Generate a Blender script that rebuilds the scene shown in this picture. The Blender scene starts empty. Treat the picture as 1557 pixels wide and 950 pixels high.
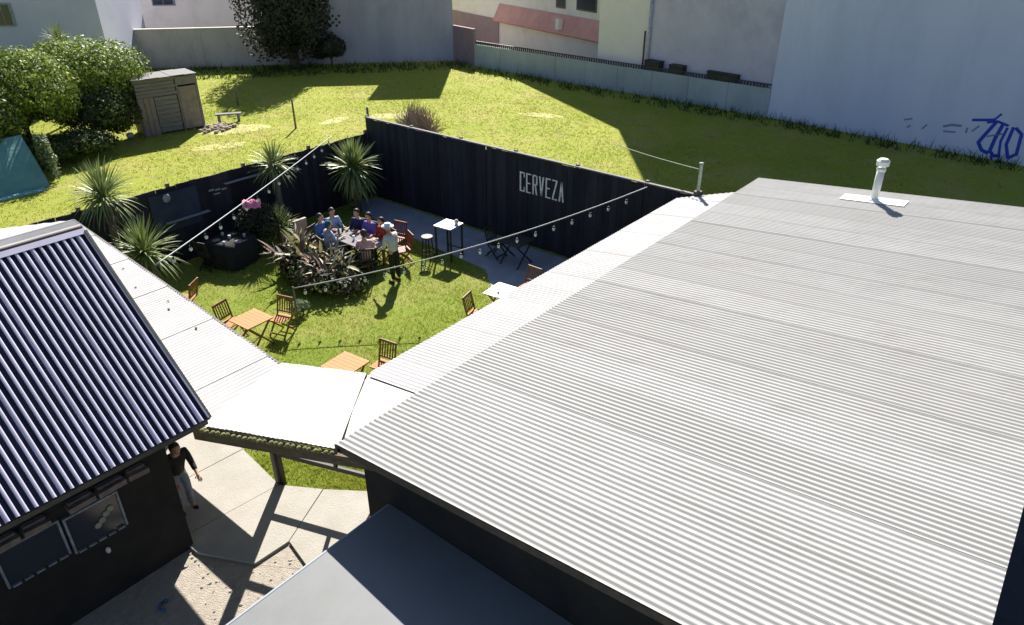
import bpy, bmesh, math, random
import numpy as np
from mathutils import Vector, Matrix, noise
random.seed(7); rng = np.random.default_rng(7)
R = math.radians
PI = math.pi
scene = bpy.context.scene
C = scene.collection

# ------------------------------------------------------------------ camera, world, sun
H = 9.0
AZ = R(39)                       # world +X / +Y are the building axes
cam_d = bpy.data.cameras.new('camera'); cam = bpy.data.objects.new('camera', cam_d); C.objects.link(cam)
cam.location = (0, 0, H)
cam.rotation_euler = (R(90 - 29), 0, -(PI/2 - AZ))
cam_d.sensor_width = 36; cam_d.lens = 36 * 1100 / 1557; cam_d.clip_end = 600
scene.camera = cam

SUN_EL = R(38.5)
w = bpy.data.worlds.new('World'); scene.world = w; w.use_nodes = True
nt = w.node_tree; bg = nt.nodes['Background']
sky = nt.nodes.new('ShaderNodeTexSky'); sky.sky_type = 'NISHITA'; sky.sun_disc = False
sky.sun_elevation = SUN_EL; sky.sun_rotation = R(51); sky.air_density = 1.0; sky.dust_density = 0.6; sky.ozone_density = 2.0
nt.links.new(sky.outputs[0], bg.inputs[0]); bg.inputs[1].default_value = 0.05
sd = bpy.data.lights.new('sun', 'SUN'); sd.energy = 5.0; sd.angle = R(0.5); sd.color = (1.0, 0.955, 0.88)
sun = bpy.data.objects.new('sun', sd); C.objects.link(sun)
sdir = Vector((math.cos(SUN_EL)*math.cos(AZ), math.cos(SUN_EL)*math.sin(AZ), math.sin(SUN_EL)))
sun.rotation_euler = sdir.to_track_quat('Z', 'Y').to_euler()
scene.view_settings.view_transform = 'Standard'; scene.view_settings.look = 'None'
scene.view_settings.exposure = 1.25; scene.view_settings.gamma = 1

# ------------------------------------------------------------------ materials
def mat(name, col, rough=.7, col2=None, scale=3, detail=6, lo=.35, hi=.65, bump=0, bscale=40, metal=0, spec=.5,
        obj=False, rand=0, stain=None, stain_scale=1.0, stain_amt=.5, stretch=(1, 1, 1), trans=0, emit=None):
    m = bpy.data.materials.new(name); m.use_nodes = True; t = m.node_tree; N = t.nodes; L = t.links
    b = N['Principled BSDF']; b.inputs['Roughness'].default_value = rough; b.inputs['Metallic'].default_value = metal
    b.inputs['Specular IOR Level'].default_value = spec
    b.inputs['Base Color'].default_value = (*col, 1)
    g = N.new('ShaderNodeNewGeometry'); tc = N.new('ShaderNodeTexCoord')
    mp = N.new('ShaderNodeMapping'); mp.inputs['Scale'].default_value = stretch
    L.new(tc.outputs['Object'] if obj else g.outputs['Position'], mp.inputs[0]); src = mp.outputs[0]
    out = None
    if col2:
        n = N.new('ShaderNodeTexNoise'); n.inputs['Scale'].default_value = scale; n.inputs['Detail'].default_value = detail
        n.inputs['Roughness'].default_value = .65; L.new(src, n.inputs['Vector'])
        r = N.new('ShaderNodeMapRange'); r.inputs[1].default_value = lo; r.inputs[2].default_value = hi; L.new(n.outputs[0], r.inputs[0])
        mx = N.new('ShaderNodeMix'); mx.data_type = 'RGBA'; mx.inputs[6].default_value = (*col, 1); mx.inputs[7].default_value = (*col2, 1)
        L.new(r.outputs[0], mx.inputs[0]); out = mx.outputs[2]
    if stain:
        n = N.new('ShaderNodeTexNoise'); n.inputs['Scale'].default_value = stain_scale; n.inputs['Detail'].default_value = 8
        n.inputs['Roughness'].default_value = .7; L.new(src, n.inputs['Vector'])
        r = N.new('ShaderNodeMapRange'); r.inputs[1].default_value = .5; r.inputs[2].default_value = .75; r.inputs[4].default_value = stain_amt
        L.new(n.outputs[0], r.inputs[0])
        mx = N.new('ShaderNodeMix'); mx.data_type = 'RGBA'; mx.inputs[7].default_value = (*stain, 1)
        if out: L.new(out, mx.inputs[6])
        else: mx.inputs[6].default_value = (*col, 1)
        L.new(r.outputs[0], mx.inputs[0]); out = mx.outputs[2]
    if rand:
        oi = N.new('ShaderNodeObjectInfo'); r = N.new('ShaderNodeMapRange'); r.inputs[3].default_value = 1-rand; r.inputs[4].default_value = 1+rand; L.new(oi.outputs['Random'], r.inputs[0])
        mx = N.new('ShaderNodeVectorMath'); mx.operation = 'SCALE'; L.new(r.outputs[0], mx.inputs['Scale'])
        if out: L.new(out, mx.inputs[0])
        else: mx.inputs[0].default_value = col
        out = mx.outputs[0]
    if out: L.new(out, b.inputs['Base Color'])
    if bump:
        n = N.new('ShaderNodeTexNoise'); n.inputs['Scale'].default_value = bscale; n.inputs['Detail'].default_value = 4
        L.new(g.outputs['Position'], n.inputs['Vector'])
        bp = N.new('ShaderNodeBump'); bp.inputs['Strength'].default_value = bump; bp.inputs['Distance'].default_value = .03
        L.new(n.outputs[0], bp.inputs['Height']); L.new(bp.outputs[0], b.inputs['Normal'])
    if emit: b.inputs['Emission Color'].default_value = (*emit, 1); b.inputs['Emission Strength'].default_value = 1
    if trans:
        tr = N.new('ShaderNodeBsdfTranslucent'); tr.inputs[0].default_value = (*col, 1)
        if out: L.new(out, tr.inputs[0])
        ms = N.new('ShaderNodeMixShader'); ms.inputs[0].default_value = trans
        L.new(b.outputs[0], ms.inputs[1]); L.new(tr.outputs[0], ms.inputs[2]); L.new(ms.outputs[0], N['Material Output'].inputs[0])
    return m

def grass_mat(name, a, b, dry, dry_amt, dirt=None):
    """three scales of colour: large patches, medium mottling, fine blades"""
    m = bpy.data.materials.new(name); m.use_nodes = True; t = m.node_tree; N = t.nodes; L = t.links
    bs = N['Principled BSDF']; bs.inputs['Roughness'].default_value = .9; bs.inputs['Specular IOR Level'].default_value = .15
    g = N.new('ShaderNodeNewGeometry')
    def ns(s, d, lo, hi, amt=1.0):  # noise mask
        n = N.new('ShaderNodeTexNoise'); n.inputs['Scale'].default_value = s; n.inputs['Detail'].default_value = d
        n.inputs['Roughness'].default_value = .7; L.new(g.outputs['Position'], n.inputs['Vector'])
        r = N.new('ShaderNodeMapRange'); r.inputs[1].default_value = lo; r.inputs[2].default_value = hi; r.inputs[4].default_value = amt
        L.new(n.outputs[0], r.inputs[0]); return r.outputs[0], n.outputs[0]
    def mix(f, c1, c2, mode='MIX'):
        x = N.new('ShaderNodeMix'); x.data_type = 'RGBA'; x.blend_type = mode
        if isinstance(f, float): x.inputs[0].default_value = f
        else: L.new(f, x.inputs[0])
        for i, c in ((6, c1), (7, c2)):
            if isinstance(c, tuple): x.inputs[i].default_value = (*c, 1)
            else: L.new(c, x.inputs[i])
        return x.outputs[2]
    f1, _ = ns(.16, 6, .38, .62); c = mix(f1, a, b)
    f2, _ = ns(.42, 9, .47, .66, dry_amt); c = mix(f2, c, dry)
    if dirt:
        f3, _ = ns(.75, 10, .585, .66, .85); c = mix(f3, c, dirt)
    f4, _ = ns(9, 6, .3, .7); c = mix(f4, c, mix(1.0, c, (.74, .78, .7), 'MULTIPLY'))
    f5, h = ns(60, 4, .3, .7); c = mix(f5, c, mix(1.0, c, (.78, .8, .78), 'MULTIPLY'))
    L.new(c, bs.inputs['Base Color'])
    bp = N.new('ShaderNodeBump'); bp.inputs['Strength'].default_value = .8; bp.inputs['Distance'].default_value = .05
    L.new(h, bp.inputs['Height']); L.new(bp.outputs[0], bs.inputs['Normal'])
    return m

M = {}
M['lot_grass'] = grass_mat('lot grass', (.33, .38, .045), (.42, .43, .07), (.47, .41, .13), .9, (.34, .26, .13))
M['garden_grass'] = grass_mat('garden grass', (.20, .29, .035), (.31, .36, .055), (.40, .38, .12), .8)
M['earth'] = mat('dry worn earth and stubble', (.40, .35, .17), .95, (.36, .37, .08), 2.6, 9, .42, .58, bump=.5, bscale=30)
M['blade'] = mat('grass blade', (.33, .40, .045), .8, (.46, .45, .10), .9, 6, trans=.3, spec=.2)
M['blade_dark'] = mat('weed blade', (.03, .06, .02), .8, (.07, .11, .03), 2, 4, trans=.2, spec=.2)
M['galv'] = mat('galvanised sheet', (.415, .405, .39), .75, (.36, .352, .34), .55, 8, .3, .7, metal=.0, spec=.2, bump=.5, bscale=1.6, rand=.05, stain=(.27, .235, .20), stain_scale=2.2, stain_amt=.4, stretch=(1, .25, 1))
M['galv_b'] = mat('galvanised sheet duller', (.395, .387, .372), .75, (.345, .338, .325), .7, 8, .3, .7, spec=.2, rand=.05, stain=(.30, .26, .22), stain_scale=2.6, stain_amt=.3, stretch=(1, .25, 1))
M['white_sheet'] = mat('white painted sheet', (.58, .565, .55), .75, (.49, .475, .465), .9, 8, spec=.3, stain=(.42, .39, .36), stain_scale=2.5, stain_amt=.4)
M['white_lean'] = mat('faded white lean-to sheet', (.47, .455, .45), .75, (.40, .39, .385), .9, 8, rand=.05, spec=.2, stain=(.33, .31, .28), stain_scale=2.5, stain_amt=.4)
M['white_bright'] = mat('white canopy sheet', (.66, .65, .62), .75, (.58, .56, .53), .9, 6, spec=.3)
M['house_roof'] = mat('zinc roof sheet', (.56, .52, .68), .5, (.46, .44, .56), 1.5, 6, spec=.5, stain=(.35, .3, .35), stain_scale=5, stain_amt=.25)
M['trough_shade'] = mat('navy trough shade', (.022, .022, .045), .5, (.035, .035, .06), 2, spec=.4)
M['screw'] = mat('rusty screw', (.12, .08, .06), .7)
M['black_paint'] = mat('black fence paint', (.016, .017, .028), .75, (.03, .03, .045), .8, 8, spec=.25, bump=.2, bscale=15, rand=.3, stain=(.055, .05, .055), stain_scale=2.2, stain_amt=.5, stretch=(1, 1, .3))
M['black_wall'] = mat('black house render', (.018, .017, .018), .85, (.03, .028, .028), 1.5, 8, spec=.2)
M['dark_trim'] = mat('dark trim', (.05, .045, .04), .7, (.09, .07, .055), 8)
M['beam'] = mat('weathered dark beam', (.09, .06, .035), .85, (.16, .12, .07), 6, stretch=(1, 1, 4))
M['letters'] = mat('white letter paint', (.90, .88, .88), .75, (.74, .73, .74), 8, stain=(.10, .10, .12), stain_scale=26, stain_amt=.9)
M['concrete'] = mat('light concrete', (.38, .355, .315), .9, (.32, .30, .26), 1.6, 10, bump=.3, bscale=30, stain=(.28, .25, .2), stain_scale=1.1, stain_amt=.5)
M['patio'] = mat('patio concrete', (.36, .37, .42), .9, (.28, .29, .33), 1.6, 10, bump=.3, bscale=30, stain=(.16, .17, .14), stain_scale=1.1, stain_amt=.5)
M['dark_paving'] = mat('dark paving', (.07, .07, .09), .9, (.04, .04, .05), 1.2, 8)
M['gravel'] = mat('gravel soil', (.40, .355, .30), .95, (.30, .26, .215), 9, 8, bump=.8, bscale=50, stain=(.40, .36, .30), stain_scale=18, stain_amt=.7)
M['stone'] = mat('pebble', (.44, .40, .34), .85, (.25, .22, .19), 7)
M['grey_roof'] = mat('grey awning membrane', (.17, .18, .18), .6, (.15, .155, .16), .8, 6, spec=.35, stain=(.11, .11, .10), stain_scale=1.2, stain_amt=.4)
M['wood'] = mat('orange garden wood', (.50, .225, .075), .75, (.40, .165, .05), 9, 6, obj=True, stretch=(1, 8, 1))
M['wood_dark'] = mat('brown chair wood', (.27, .115, .045), .6, (.18, .075, .03), 9, 6, obj=True, stretch=(1, 1, .2))
M['wood_grey'] = mat('grey weathered plank', (.22, .205, .205), .85, (.14, .13, .135), 5, 8, obj=True, stretch=(.4, 4, 6), bump=.3, bscale=25)
M['wood_tan'] = mat('tan shed board', (.28, .225, .21), .85, (.20, .16, .15), 4, 8, obj=True)
M['wood_blackish'] = mat('black bar furniture', (.02, .018, .018), .6, (.04, .035, .03), 6)
M['white_top'] = mat('white table top', (.80, .80, .80), .45, (.72, .72, .72), 3)
M['cream'] = mat('cream render', (.68, .63, .55), .9, (.58, .53, .47), .8, 10, stain=(.42, .38, .34), stain_scale=.7, stain_amt=.5)
M['beige_wall'] = mat('beige boundary wall', (.58, .52, .50), .9, (.50, .45, .44), .6, 10, stain=(.24, .22, .22), stain_scale=.8, stain_amt=.6, stretch=(1, 1, .4), bump=.2, bscale=8)
M['block_wall'] = mat('old grey wall', (.44, .43, .52), .9, (.33, .33, .42), .7, 10, stain=(.46, .44, .46), stain_scale=.9, stain_amt=.6, stretch=(1, 1, .35), bump=.3, bscale=8)
M['low_wall'] = mat('low precast wall', (.44, .475, .51), .9, (.35, .385, .41), .8, 10, rand=.08, stain=(.26, .29, .28), stain_scale=1, stain_amt=.6, stretch=(1, 1, .4), bump=.2, bscale=10)
M['tall_wall'] = mat('pale blue grey render', (.70, .71, .90), .9, (.60, .63, .84), .22, 8, stain=(.52, .56, .70), stain_scale=.9, stain_amt=.55, stretch=(1, 1, .22), bump=.1, bscale=6)
M['blue_white'] = mat('pale lilac render', (.52, .53, .66), .9, (.45, .46, .6), .4, 8)
M['white_wall'] = mat('white wall and bright facade side', (.92, .83, .78), .9, (.85, .77, .73), .5, 8, stain=(.62, .56, .55), stain_scale=.6, stain_amt=.5)  # also the brighter half of the light fade painted on the tall facade
M['dim_wall'] = mat('grey for dimmer facade light', (.66, .60, .72), .9, (.56, .52, .64), .4, 8, stain=(.32, .31, .38), stain_scale=.7, stain_amt=.5)  # darker half of the light fade painted on the tall facade
M['pink_roof'] = mat('salmon roof', (.72, .36, .30), .8, (.62, .30, .26), .7, 6, stain=(.78, .5, .42), stain_scale=1.5, stain_amt=.6)
M['pink_wall'] = mat('dull pink wall', (.38, .25, .27), .9, (.30, .21, .25), 1.5, 6)
M['glass'] = mat('window glass', (.03, .035, .05), .15, spec=.6)
M['frame_pale'] = mat('pale window frame', (.30, .33, .40), .6, (.14, .15, .19), 9)
M['frame_wood'] = mat('worn lintel timber', (.22, .17, .15), .85, (.12, .09, .08), 7)
M['curtain'] = mat('pale curtain', (.32, .30, .26), .9, (.2, .22, .18), 12)
M['teal'] = mat('teal tarpaulin', (.13, .30, .30), .6, (.09, .23, .25), 1.2, 6, bump=.4, bscale=5)
M['metal'] = mat('grey metal', (.40, .42, .42), .5, (.3, .32, .3), 6, metal=.3)
M['pipe'] = mat('pale painted flue', (.62, .66, .62), .55, (.46, .50, .47), 8)
M['flash'] = mat('white flashing', (.84, .84, .84), .5)
M['post_green'] = mat('lichen green post', (.34, .40, .33), .8, (.22, .27, .2), 10)
M['post_wood'] = mat('grey fence post', (.20, .17, .13), .85, (.11, .09, .07), 9)
M['cable'] = mat('pale cable', (.36, .38, .38), .6)
M['bulb'] = mat('frosted bulb', (.72, .80, .80), .25, spec=.6)
M['socket'] = mat('bulb socket', (.02, .02, .02), .6)
M['bark'] = mat('bark', (.10, .075, .055), .9, (.17, .14, .11), 9, bump=.6, bscale=20)
M['leaf_a'] = mat('bush leaf bright', (.17, .25, .035), .55, (.30, .36, .05), 1.5, 4, trans=.3, spec=.35)
M['leaf_b'] = mat('bush leaf mid', (.07, .12, .03), .55, (.14, .20, .045), 1.5, 4, trans=.3, spec=.35)
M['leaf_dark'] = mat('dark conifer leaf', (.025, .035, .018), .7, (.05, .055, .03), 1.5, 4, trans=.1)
M['leaf_pale'] = mat('pale climbing leaf', (.16, .21, .15), .6, (.24, .28, .2), 4, 4, trans=.25)
M['yucca'] = mat('yucca leaf', (.15, .21, .06), .45, (.29, .33, .14), 3, 4, trans=.15, spec=.4)
M['yucca_dry'] = mat('dead yucca leaf', (.22, .16, .10), .8, (.14, .10, .07), 3)
M['agave'] = mat('yellowing leaf', (.42, .38, .20), .55, (.30, .28, .13), 5, 4, trans=.15)
M['agave_red'] = mat('reddish leaf', (.20, .10, .07), .6, (.12, .07, .05), 5, 4, trans=.1)
M['twig'] = mat('dry purple twig', (.20, .14, .13), .9, (.30, .23, .19), 6)
M['rubble'] = mat('pale rubble', (.42, .36, .30), .9, (.26, .21, .17), 5)
M['graffiti'] = mat('blue spray paint', (.03, .07, .50), .8)
M['graffiti_pale'] = mat('faded spray paint', (.22, .27, .46), .8)
M['mural'] = mat('faded blue mural patch', (.035, .05, .10), .8, (.02, .025, .05), 1.6, 6)
M['grey_disc'] = mat('grey ceramic', (.25, .28, .33), .6)
M['ceramic'] = mat('pale ceramic', (.6, .6, .66), .35, (.35, .33, .36), 9)
M['pink'] = mat('hot pink cloth', (.85, .12, .28), .8, (.75, .3, .42), 14)
M['beige_cloth'] = mat('beige cloth', (.48, .40, .33), .9, (.38, .31, .25), 6)
M['red_wood'] = mat('red brown timber', (.26, .06, .03), .6, (.17, .04, .02), 6)
M['skin'] = mat('skin', (.50, .30, .22), .55)
M['hair'] = mat('dark hair', (.025, .017, .013), .6)
M['hair_white'] = mat('white sun hat', (.74, .74, .76), .8)
M['eye'] = mat('eye', (.03, .02, .02), .3)
def cloth(n, c): return mat(n, c, .9, tuple(v*.72 for v in c), 9, 4)
M['c_blue'] = cloth('mid blue cloth', (.08, .17, .42)); M['c_pale'] = cloth('pale blue cloth', (.34, .42, .66))
M['c_navy'] = cloth('navy cloth', (.015, .025, .11)); M['c_violet'] = cloth('violet cloth', (.13, .10, .42))
M['c_red'] = cloth('red cloth', (.28, .03, .02)); M['c_pink'] = cloth('pale pink cloth', (.70, .42, .46))
M['c_white'] = cloth('white cloth', (.66, .67, .72)); M['bulb_'] = M['bulb']; M['c_black'] = cloth('black cloth', (.018, .018, .02))
M['c_jeans'] = cloth('pale denim', (.24, .28, .36)); M['c_teal'] = cloth('teal cloth', (.02, .12, .14))
M['shoe'] = cloth('dark shoe', (.03, .025, .025))

# ------------------------------------------------------------------ mesh helpers
class MB:
    def __init__(s): s.v = []; s.f = []; s.mi = []; s.cur = 0
    def add(s, vs, fs):
        n = len(s.v); s.v += [tuple(p) for p in vs]; s.f += [tuple(i+n for i in f) for f in fs]; s.mi += [s.cur]*len(fs); return s
    def box(s, c, d, rz=0, rot=None):
        x, y, z = d[0]/2, d[1]/2, d[2]/2
        m = rot if rot is not None else Matrix.Rotation(rz, 3, 'Z'); c = Vector(c)
        vs = [c + m @ Vector((a*x, b*y, e*z)) for a in (-1, 1) for b in (-1, 1) for e in (-1, 1)]
        return s.add(vs, [(0,1,3,2),(4,6,7,5),(0,4,5,1),(2,3,7,6),(0,2,6,4),(1,5,7,3)])
    def bb(s, a, b):
        return s.box([(a[i]+b[i])/2 for i in range(3)], [abs(b[i]-a[i]) for i in range(3)])
    def bar(s, a, b, wd, ht, up=(0, 0, 1)):
        a = Vector(a); b = Vector(b); d = (b-a); l = d.length; d.normalize(); u = Vector(up)
        if abs(d.dot(u)) > .98: u = Vector((1, 0, 0))
        r = d.cross(u).normalized(); u = r.cross(d)
        return s.box((a+b)/2, (l, wd, ht), rot=Matrix((d, r, u)).transposed())
    def tube(s, pts, rad, n=8, cap=True):
        pts = [Vector(p) for p in pts]; k = len(pts)
        if not hasattr(rad, '__len__'): rad = [rad]*k
        vs = []; ref = None
        for i, p in enumerate(pts):
            t = (pts[min(i+1, k-1)] - pts[max(i-1, 0)]).normalized()
            if ref is None: ref = Vector((1, 0, 0)) if abs(t.x) < .8 else Vector((0, 1, 0))
            a = t.cross(ref).normalized(); b = t.cross(a); ref = -t.cross(a).cross(t).cross(t) if False else ref
            for j in range(n):
                q = 2*PI*j/n; vs.append(p + (a*math.cos(q) + b*math.sin(q))*rad[i])
        fs = [(i*n+j, i*n+(j+1) % n, (i+1)*n+(j+1) % n, (i+1)*n+j) for i in range(k-1) for j in range(n)]
        if cap: fs += [tuple(range(n-1, -1, -1)), tuple(range((k-1)*n, k*n))]
        return s.add(vs, fs)
    def ell(s, c, r, n=12, m=8, f=None):
        vs = []; c = Vector(c)
        for i in range(m+1):
            th = PI*i/m
            for j in range(n):
                ph = 2*PI*j/n; d = Vector((math.sin(th)*math.cos(ph), math.sin(th)*math.sin(ph), math.cos(th)))
                k = f(d) if f else 1
                vs.append(c + Vector((d.x*r[0], d.y*r[1], d.z*r[2]))*k)
        fs = [(i*n+j, (i+1)*n+j, (i+1)*n+(j+1) % n, i*n+(j+1) % n) for i in range(m) for j in range(n)]
        return s.add(vs, fs)
    def prism(s, poly, z0, z1):
        n = len(poly); vs = [(x, y, z0) for x, y in poly] + [(x, y, z1) for x, y in poly]
        return s.add(vs, [tuple(range(n-1, -1, -1)), tuple(range(n, 2*n))] + [(i, (i+1) % n, n+(i+1) % n, n+i) for i in range(n)])
    def mesh(s, name, mats, smooth=False):
        me = bpy.data.meshes.new(name); me.from_pydata(s.v, [], s.f)
        for m in (mats if isinstance(mats, (list, tuple)) else [mats]): me.materials.append(m)
        me.polygons.foreach_set('material_index', s.mi)
        if smooth: me.polygons.foreach_set('use_smooth', [True]*len(s.f))
        me.update(); return me
    def build(s, name, mats, parent=None, smooth=False, kind=None):
        return link(name, s.mesh(name, mats, smooth), parent, kind)

def link(name, me, parent=None, kind=None, loc=None, rot=None):
    o = bpy.data.objects.new(name, me); C.objects.link(o)
    if parent: o.parent = parent
    if kind: o['kind'] = kind
    if loc: o.location = loc
    if rot: o.rotation_euler = rot
    return o
def thing(name, label, cat, loc=(0, 0, 0), rz=0, group=None):
    o = bpy.data.objects.new(name, None); C.objects.link(o); o.location = loc; o.rotation_euler = (0, 0, rz)
    o.empty_display_size = .2; tag(o, label, cat, group); return o
def tag(o, label, cat, group=None):
    o['label'] = label; o['category'] = cat
    if group: o['group'] = group
    return o
KIDS = {}
def copy_tree(o, label=None, loc=None, rz=None, parent=None):
    c = o.copy(); C.objects.link(c)
    if parent: c.parent = parent
    for ch in [x for x in bpy.data.objects if x.parent == o]: copy_tree(ch, parent=c)
    if label: c['label'] = label
    if loc: c.location = loc
    if rz is not None: c.rotation_euler = (0, 0, rz)
    return c
def np_mesh(name, V, nv, mats, mi=None):
    """V: (N, nv, 3) array of separate faces"""
    N_ = len(V); me = bpy.data.meshes.new(name); me.vertices.add(N_*nv); me.loops.add(N_*nv); me.polygons.add(N_)
    me.vertices.foreach_set('co', V.reshape(-1).astype(np.float32)); me.loops.foreach_set('vertex_index', np.arange(N_*nv, dtype=np.int32))
    me.polygons.foreach_set('loop_start', np.arange(0, N_*nv, nv, dtype=np.int32))
    try: me.polygons.foreach_set('loop_total', np.full(N_, nv, dtype=np.int32))
    except Exception: pass
    for m in (mats if isinstance(mats, (list, tuple)) else [mats]): me.materials.append(m)
    if mi is not None: me.polygons.foreach_set('material_index', mi.astype(np.int32))
    me.update(calc_edges=True); return me

# ------------------------------------------------------------------ ground and paving
FU, LW = 16.3, 19.65        # right fence plane x, left fence plane y
def sheet(name, poly, z, m):
    b = MB(); b.add([(x, y, z) for x, y in poly], [tuple(range(len(poly)))]); o = b.build(name, m); o['kind'] = 'structure'; return o
sheet('ground', [(-60, -80), (220, -80), (220, 220), (-60, 220)], 0, M['lot_grass'])
sheet('garden_lawn', [(4.6, 6.0), (16.2, 6.0), (16.2, 19.55), (-2, 19.55), (-2, 12)], .004, M['garden_grass'])
sheet('yard_soil', [(-6, -6), (5.4, -6), (5.4, 5), (4.6, 7.4), (3.6, 9.2), (3.2, 9.6), (-6, 12)], .006, M['gravel'])
sheet('patio', [(16.15, 19.4), (15.1, 19.5), (14.5, 16.8), (14.1, 12.4), (13.4, 11.6), (12.6, 7), (16.15, 6.2)], .010, M['patio'])
sheet('path_bed', [(3.2, 12.6), (5.1, 12.2), (4.98, 9.4), (6.0, 7.85), (6.5, 6.5), (5.0, 6.1), (4.2, 7.4), (3.7, 8.2), (3.24, 9.1)], .0085, M['gravel'])
for i, q in enumerate([  # the concrete path is a run of cast slabs
    [(3.22, 12.6), (5.15, 12.2), (5.15, 10.77), (3.22, 10.88)], [(3.22, 10.87), (5.15, 10.75), (5.0, 9.40), (3.22, 9.58)],
    [(3.22, 9.57), (5.0, 9.39), (5.42, 8.7), (4.3, 8.15), (3.7, 8.18), (3.24, 9.1)],
    [(5.425, 8.68), (6.02, 7.85), (4.75, 7.2), (4.16, 7.42), (4.31, 8.14)], [(6.04, 7.82), (6.6, 6.5), (5.0, 6.1), (4.78, 7.17)]]):
    b = MB(); b.prism(q, .008, .06); o = b.build('path_slab', M['concrete']); o['kind'] = 'structure'
sheet('alley', [(3, -12), (40, -12), (40, -.2), (3, -.2)], .012, M['dark_paving'])

def inpoly(P, poly):
    x, y = P[:, 0], P[:, 1]; ins = np.zeros(len(P), bool); n = len(poly)
    for i in range(n):
        x1, y1 = poly[i]; x2, y2 = poly[(i+1) % n]
        c = ((y1 > y) != (y2 > y)) & (x < (x2-x1)*(y-y1)/((y2-y1) if y2 != y1 else 1e-9)+x1); ins ^= c
    return ins
def blades(name, poly, n, h0, h1, wd, m, excl=(), clump=0.6, label=None, cat='grass', per=3):
    xs = [p[0] for p in poly]; ys = [p[1] for p in poly]
    P = np.stack([rng.uniform(min(xs), max(xs), n*2), rng.uniform(min(ys), max(ys), n*2)], 1)
    P = P[inpoly(P, poly)]
    for e in excl: P = P[~inpoly(P, e)]
    # clumpy: keep by a cheap sum-of-sines field
    f = np.sin(P[:, 0]*2.1+1.3*np.sin(P[:, 1]*1.7))+np.sin(P[:, 1]*2.9+np.sin(P[:, 0]*3.3))+.7*np.sin(P[:, 0]*7.7+P[:, 1]*6.1)+2.6*np.sin(P[:, 0]*.55+1.2*np.sin(P[:, 1]*.4))*np.sin(P[:, 1]*.47+.8)
    P = P[rng.uniform(-2.4, 2.4, len(P)) < f*clump+1.0][:n]
    k = len(P); base = np.repeat(P, per, 0)+rng.normal(0, wd*1.5, (k*per, 2)); K = len(base)
    a = rng.uniform(0, 2*PI, K); hh = rng.uniform(h0, h1, K); ln = hh*rng.uniform(.2, 1.1, K); d = rng.uniform(0, 2*PI, K)
    V = np.zeros((K, 3, 3)); V[:, 0, 0] = base[:, 0]-np.cos(a)*wd/2; V[:, 0, 1] = base[:, 1]-np.sin(a)*wd/2
    V[:, 1, 0] = base[:, 0]+np.cos(a)*wd/2; V[:, 1, 1] = base[:, 1]+np.sin(a)*wd/2
    V[:, 2, 0] = base[:, 0]+np.cos(d)*ln; V[:, 2, 1] = base[:, 1]+np.sin(d)*ln; V[:, 2, 2] = hh
    o = link(name, np_mesh(name, V, 3, m), kind='stuff'); tag(o, label, cat); return o
patio_poly = [(16.3, 19.6), (15.1, 19.5), (14.5, 16.8), (14.1, 12.4), (13.4, 11.6), (12.6, 7), (16.3, 6)]
blades('lawn_grass', [(5.3, 8), (13.3, 6.5), (16, 19.5), (5, 19.5)], 34000, .02, .07, .014, M['blade'], [patio_poly], label='short mown green grass of the fenced garden lawn')
blades('lot_grass_tufts', [(5, 19.9), (16.4, 19.9), (16.5, 2), (35.5, 2), (36.8, 33), (24, 47), (7, 42)], 42000, .02, .075, .03, M['blade'], label='rough sunlit yellow green grass of the empty lot behind the fence')
blades('weeds', [(34.0, 2), (35.9, 2), (36.8, 33.2), (37.6, 35), (22, 50), (20, 46), (35.4, 33.8)], 8000, .06, .5, .05, M['blade_dark'], label='dark rough weeds growing along the foot of the far walls')
blades('patch_grass', [(5.0, 9.3), (5.2, 10.8), (7.2, 10.8), (7.2, 7.9), (6.05, 7.85)], 5000, .03, .10, .014, M['blade'], label='small patch of green grass beside the concrete path seen under the beam')

# pebbles
def patch(cx, cy, rx, ry, name='bare_earth', m=None, rot=0):
    pts = []
    for i in range(40):
        q = 2*PI*i/40; k = 1+.28*noise.noise(Vector((math.cos(q)*1.3+cx, math.sin(q)*1.3+cy, 0)))+.12*noise.noise(Vector((math.cos(q)*4+cx, math.sin(q)*4, 3)))
        x, y = rx*k*math.cos(q), ry*k*math.sin(q); pts.append((cx+x*math.cos(rot)-y*math.sin(rot), cy+x*math.sin(rot)+y*math.cos(rot)))
    return sheet(name, pts, .006, m or M['earth'])
patch(18.3, 31.6, 1.7, .8, rot=-.5); patch(16.2, 29.6, 1.1, .45, rot=-.4); patch(25.0, 27.4, 1.6, .6, rot=-.9); patch(22.2, 29.2, .9, .4); patch(29.5, 22.0, 1.3, .4, rot=-1.2)
pm = MB(); pm.ell((0, 0, 0), (1, .8, .5), 6, 4, lambda d: 1+.2*noise.noise(d*2)); pme = pm.mesh('pebble', M['stone'])
V = []
b = MB()
for i in range(900):
    x, y = random.uniform(1.2, 4.9), random.uniform(4.5, 9.2)
    if x < 3.1 and y > 7.0+ (x-2.4)*3: continue
    if y > 8.1 and x > 3.5: continue
    if x > 4.2 and y > 6.5: continue
    s_ = random.uniform(.008, .035); b.ell((x, y, .01), (s_, s_*random.uniform(.6, 1), s_*.6), 5, 3)
o = b.build('pebbles', M['stone'], kind='stuff'); tag(o, 'loose pebbles scattered over the gravel yard at the bottom of the view', 'gravel')

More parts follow.
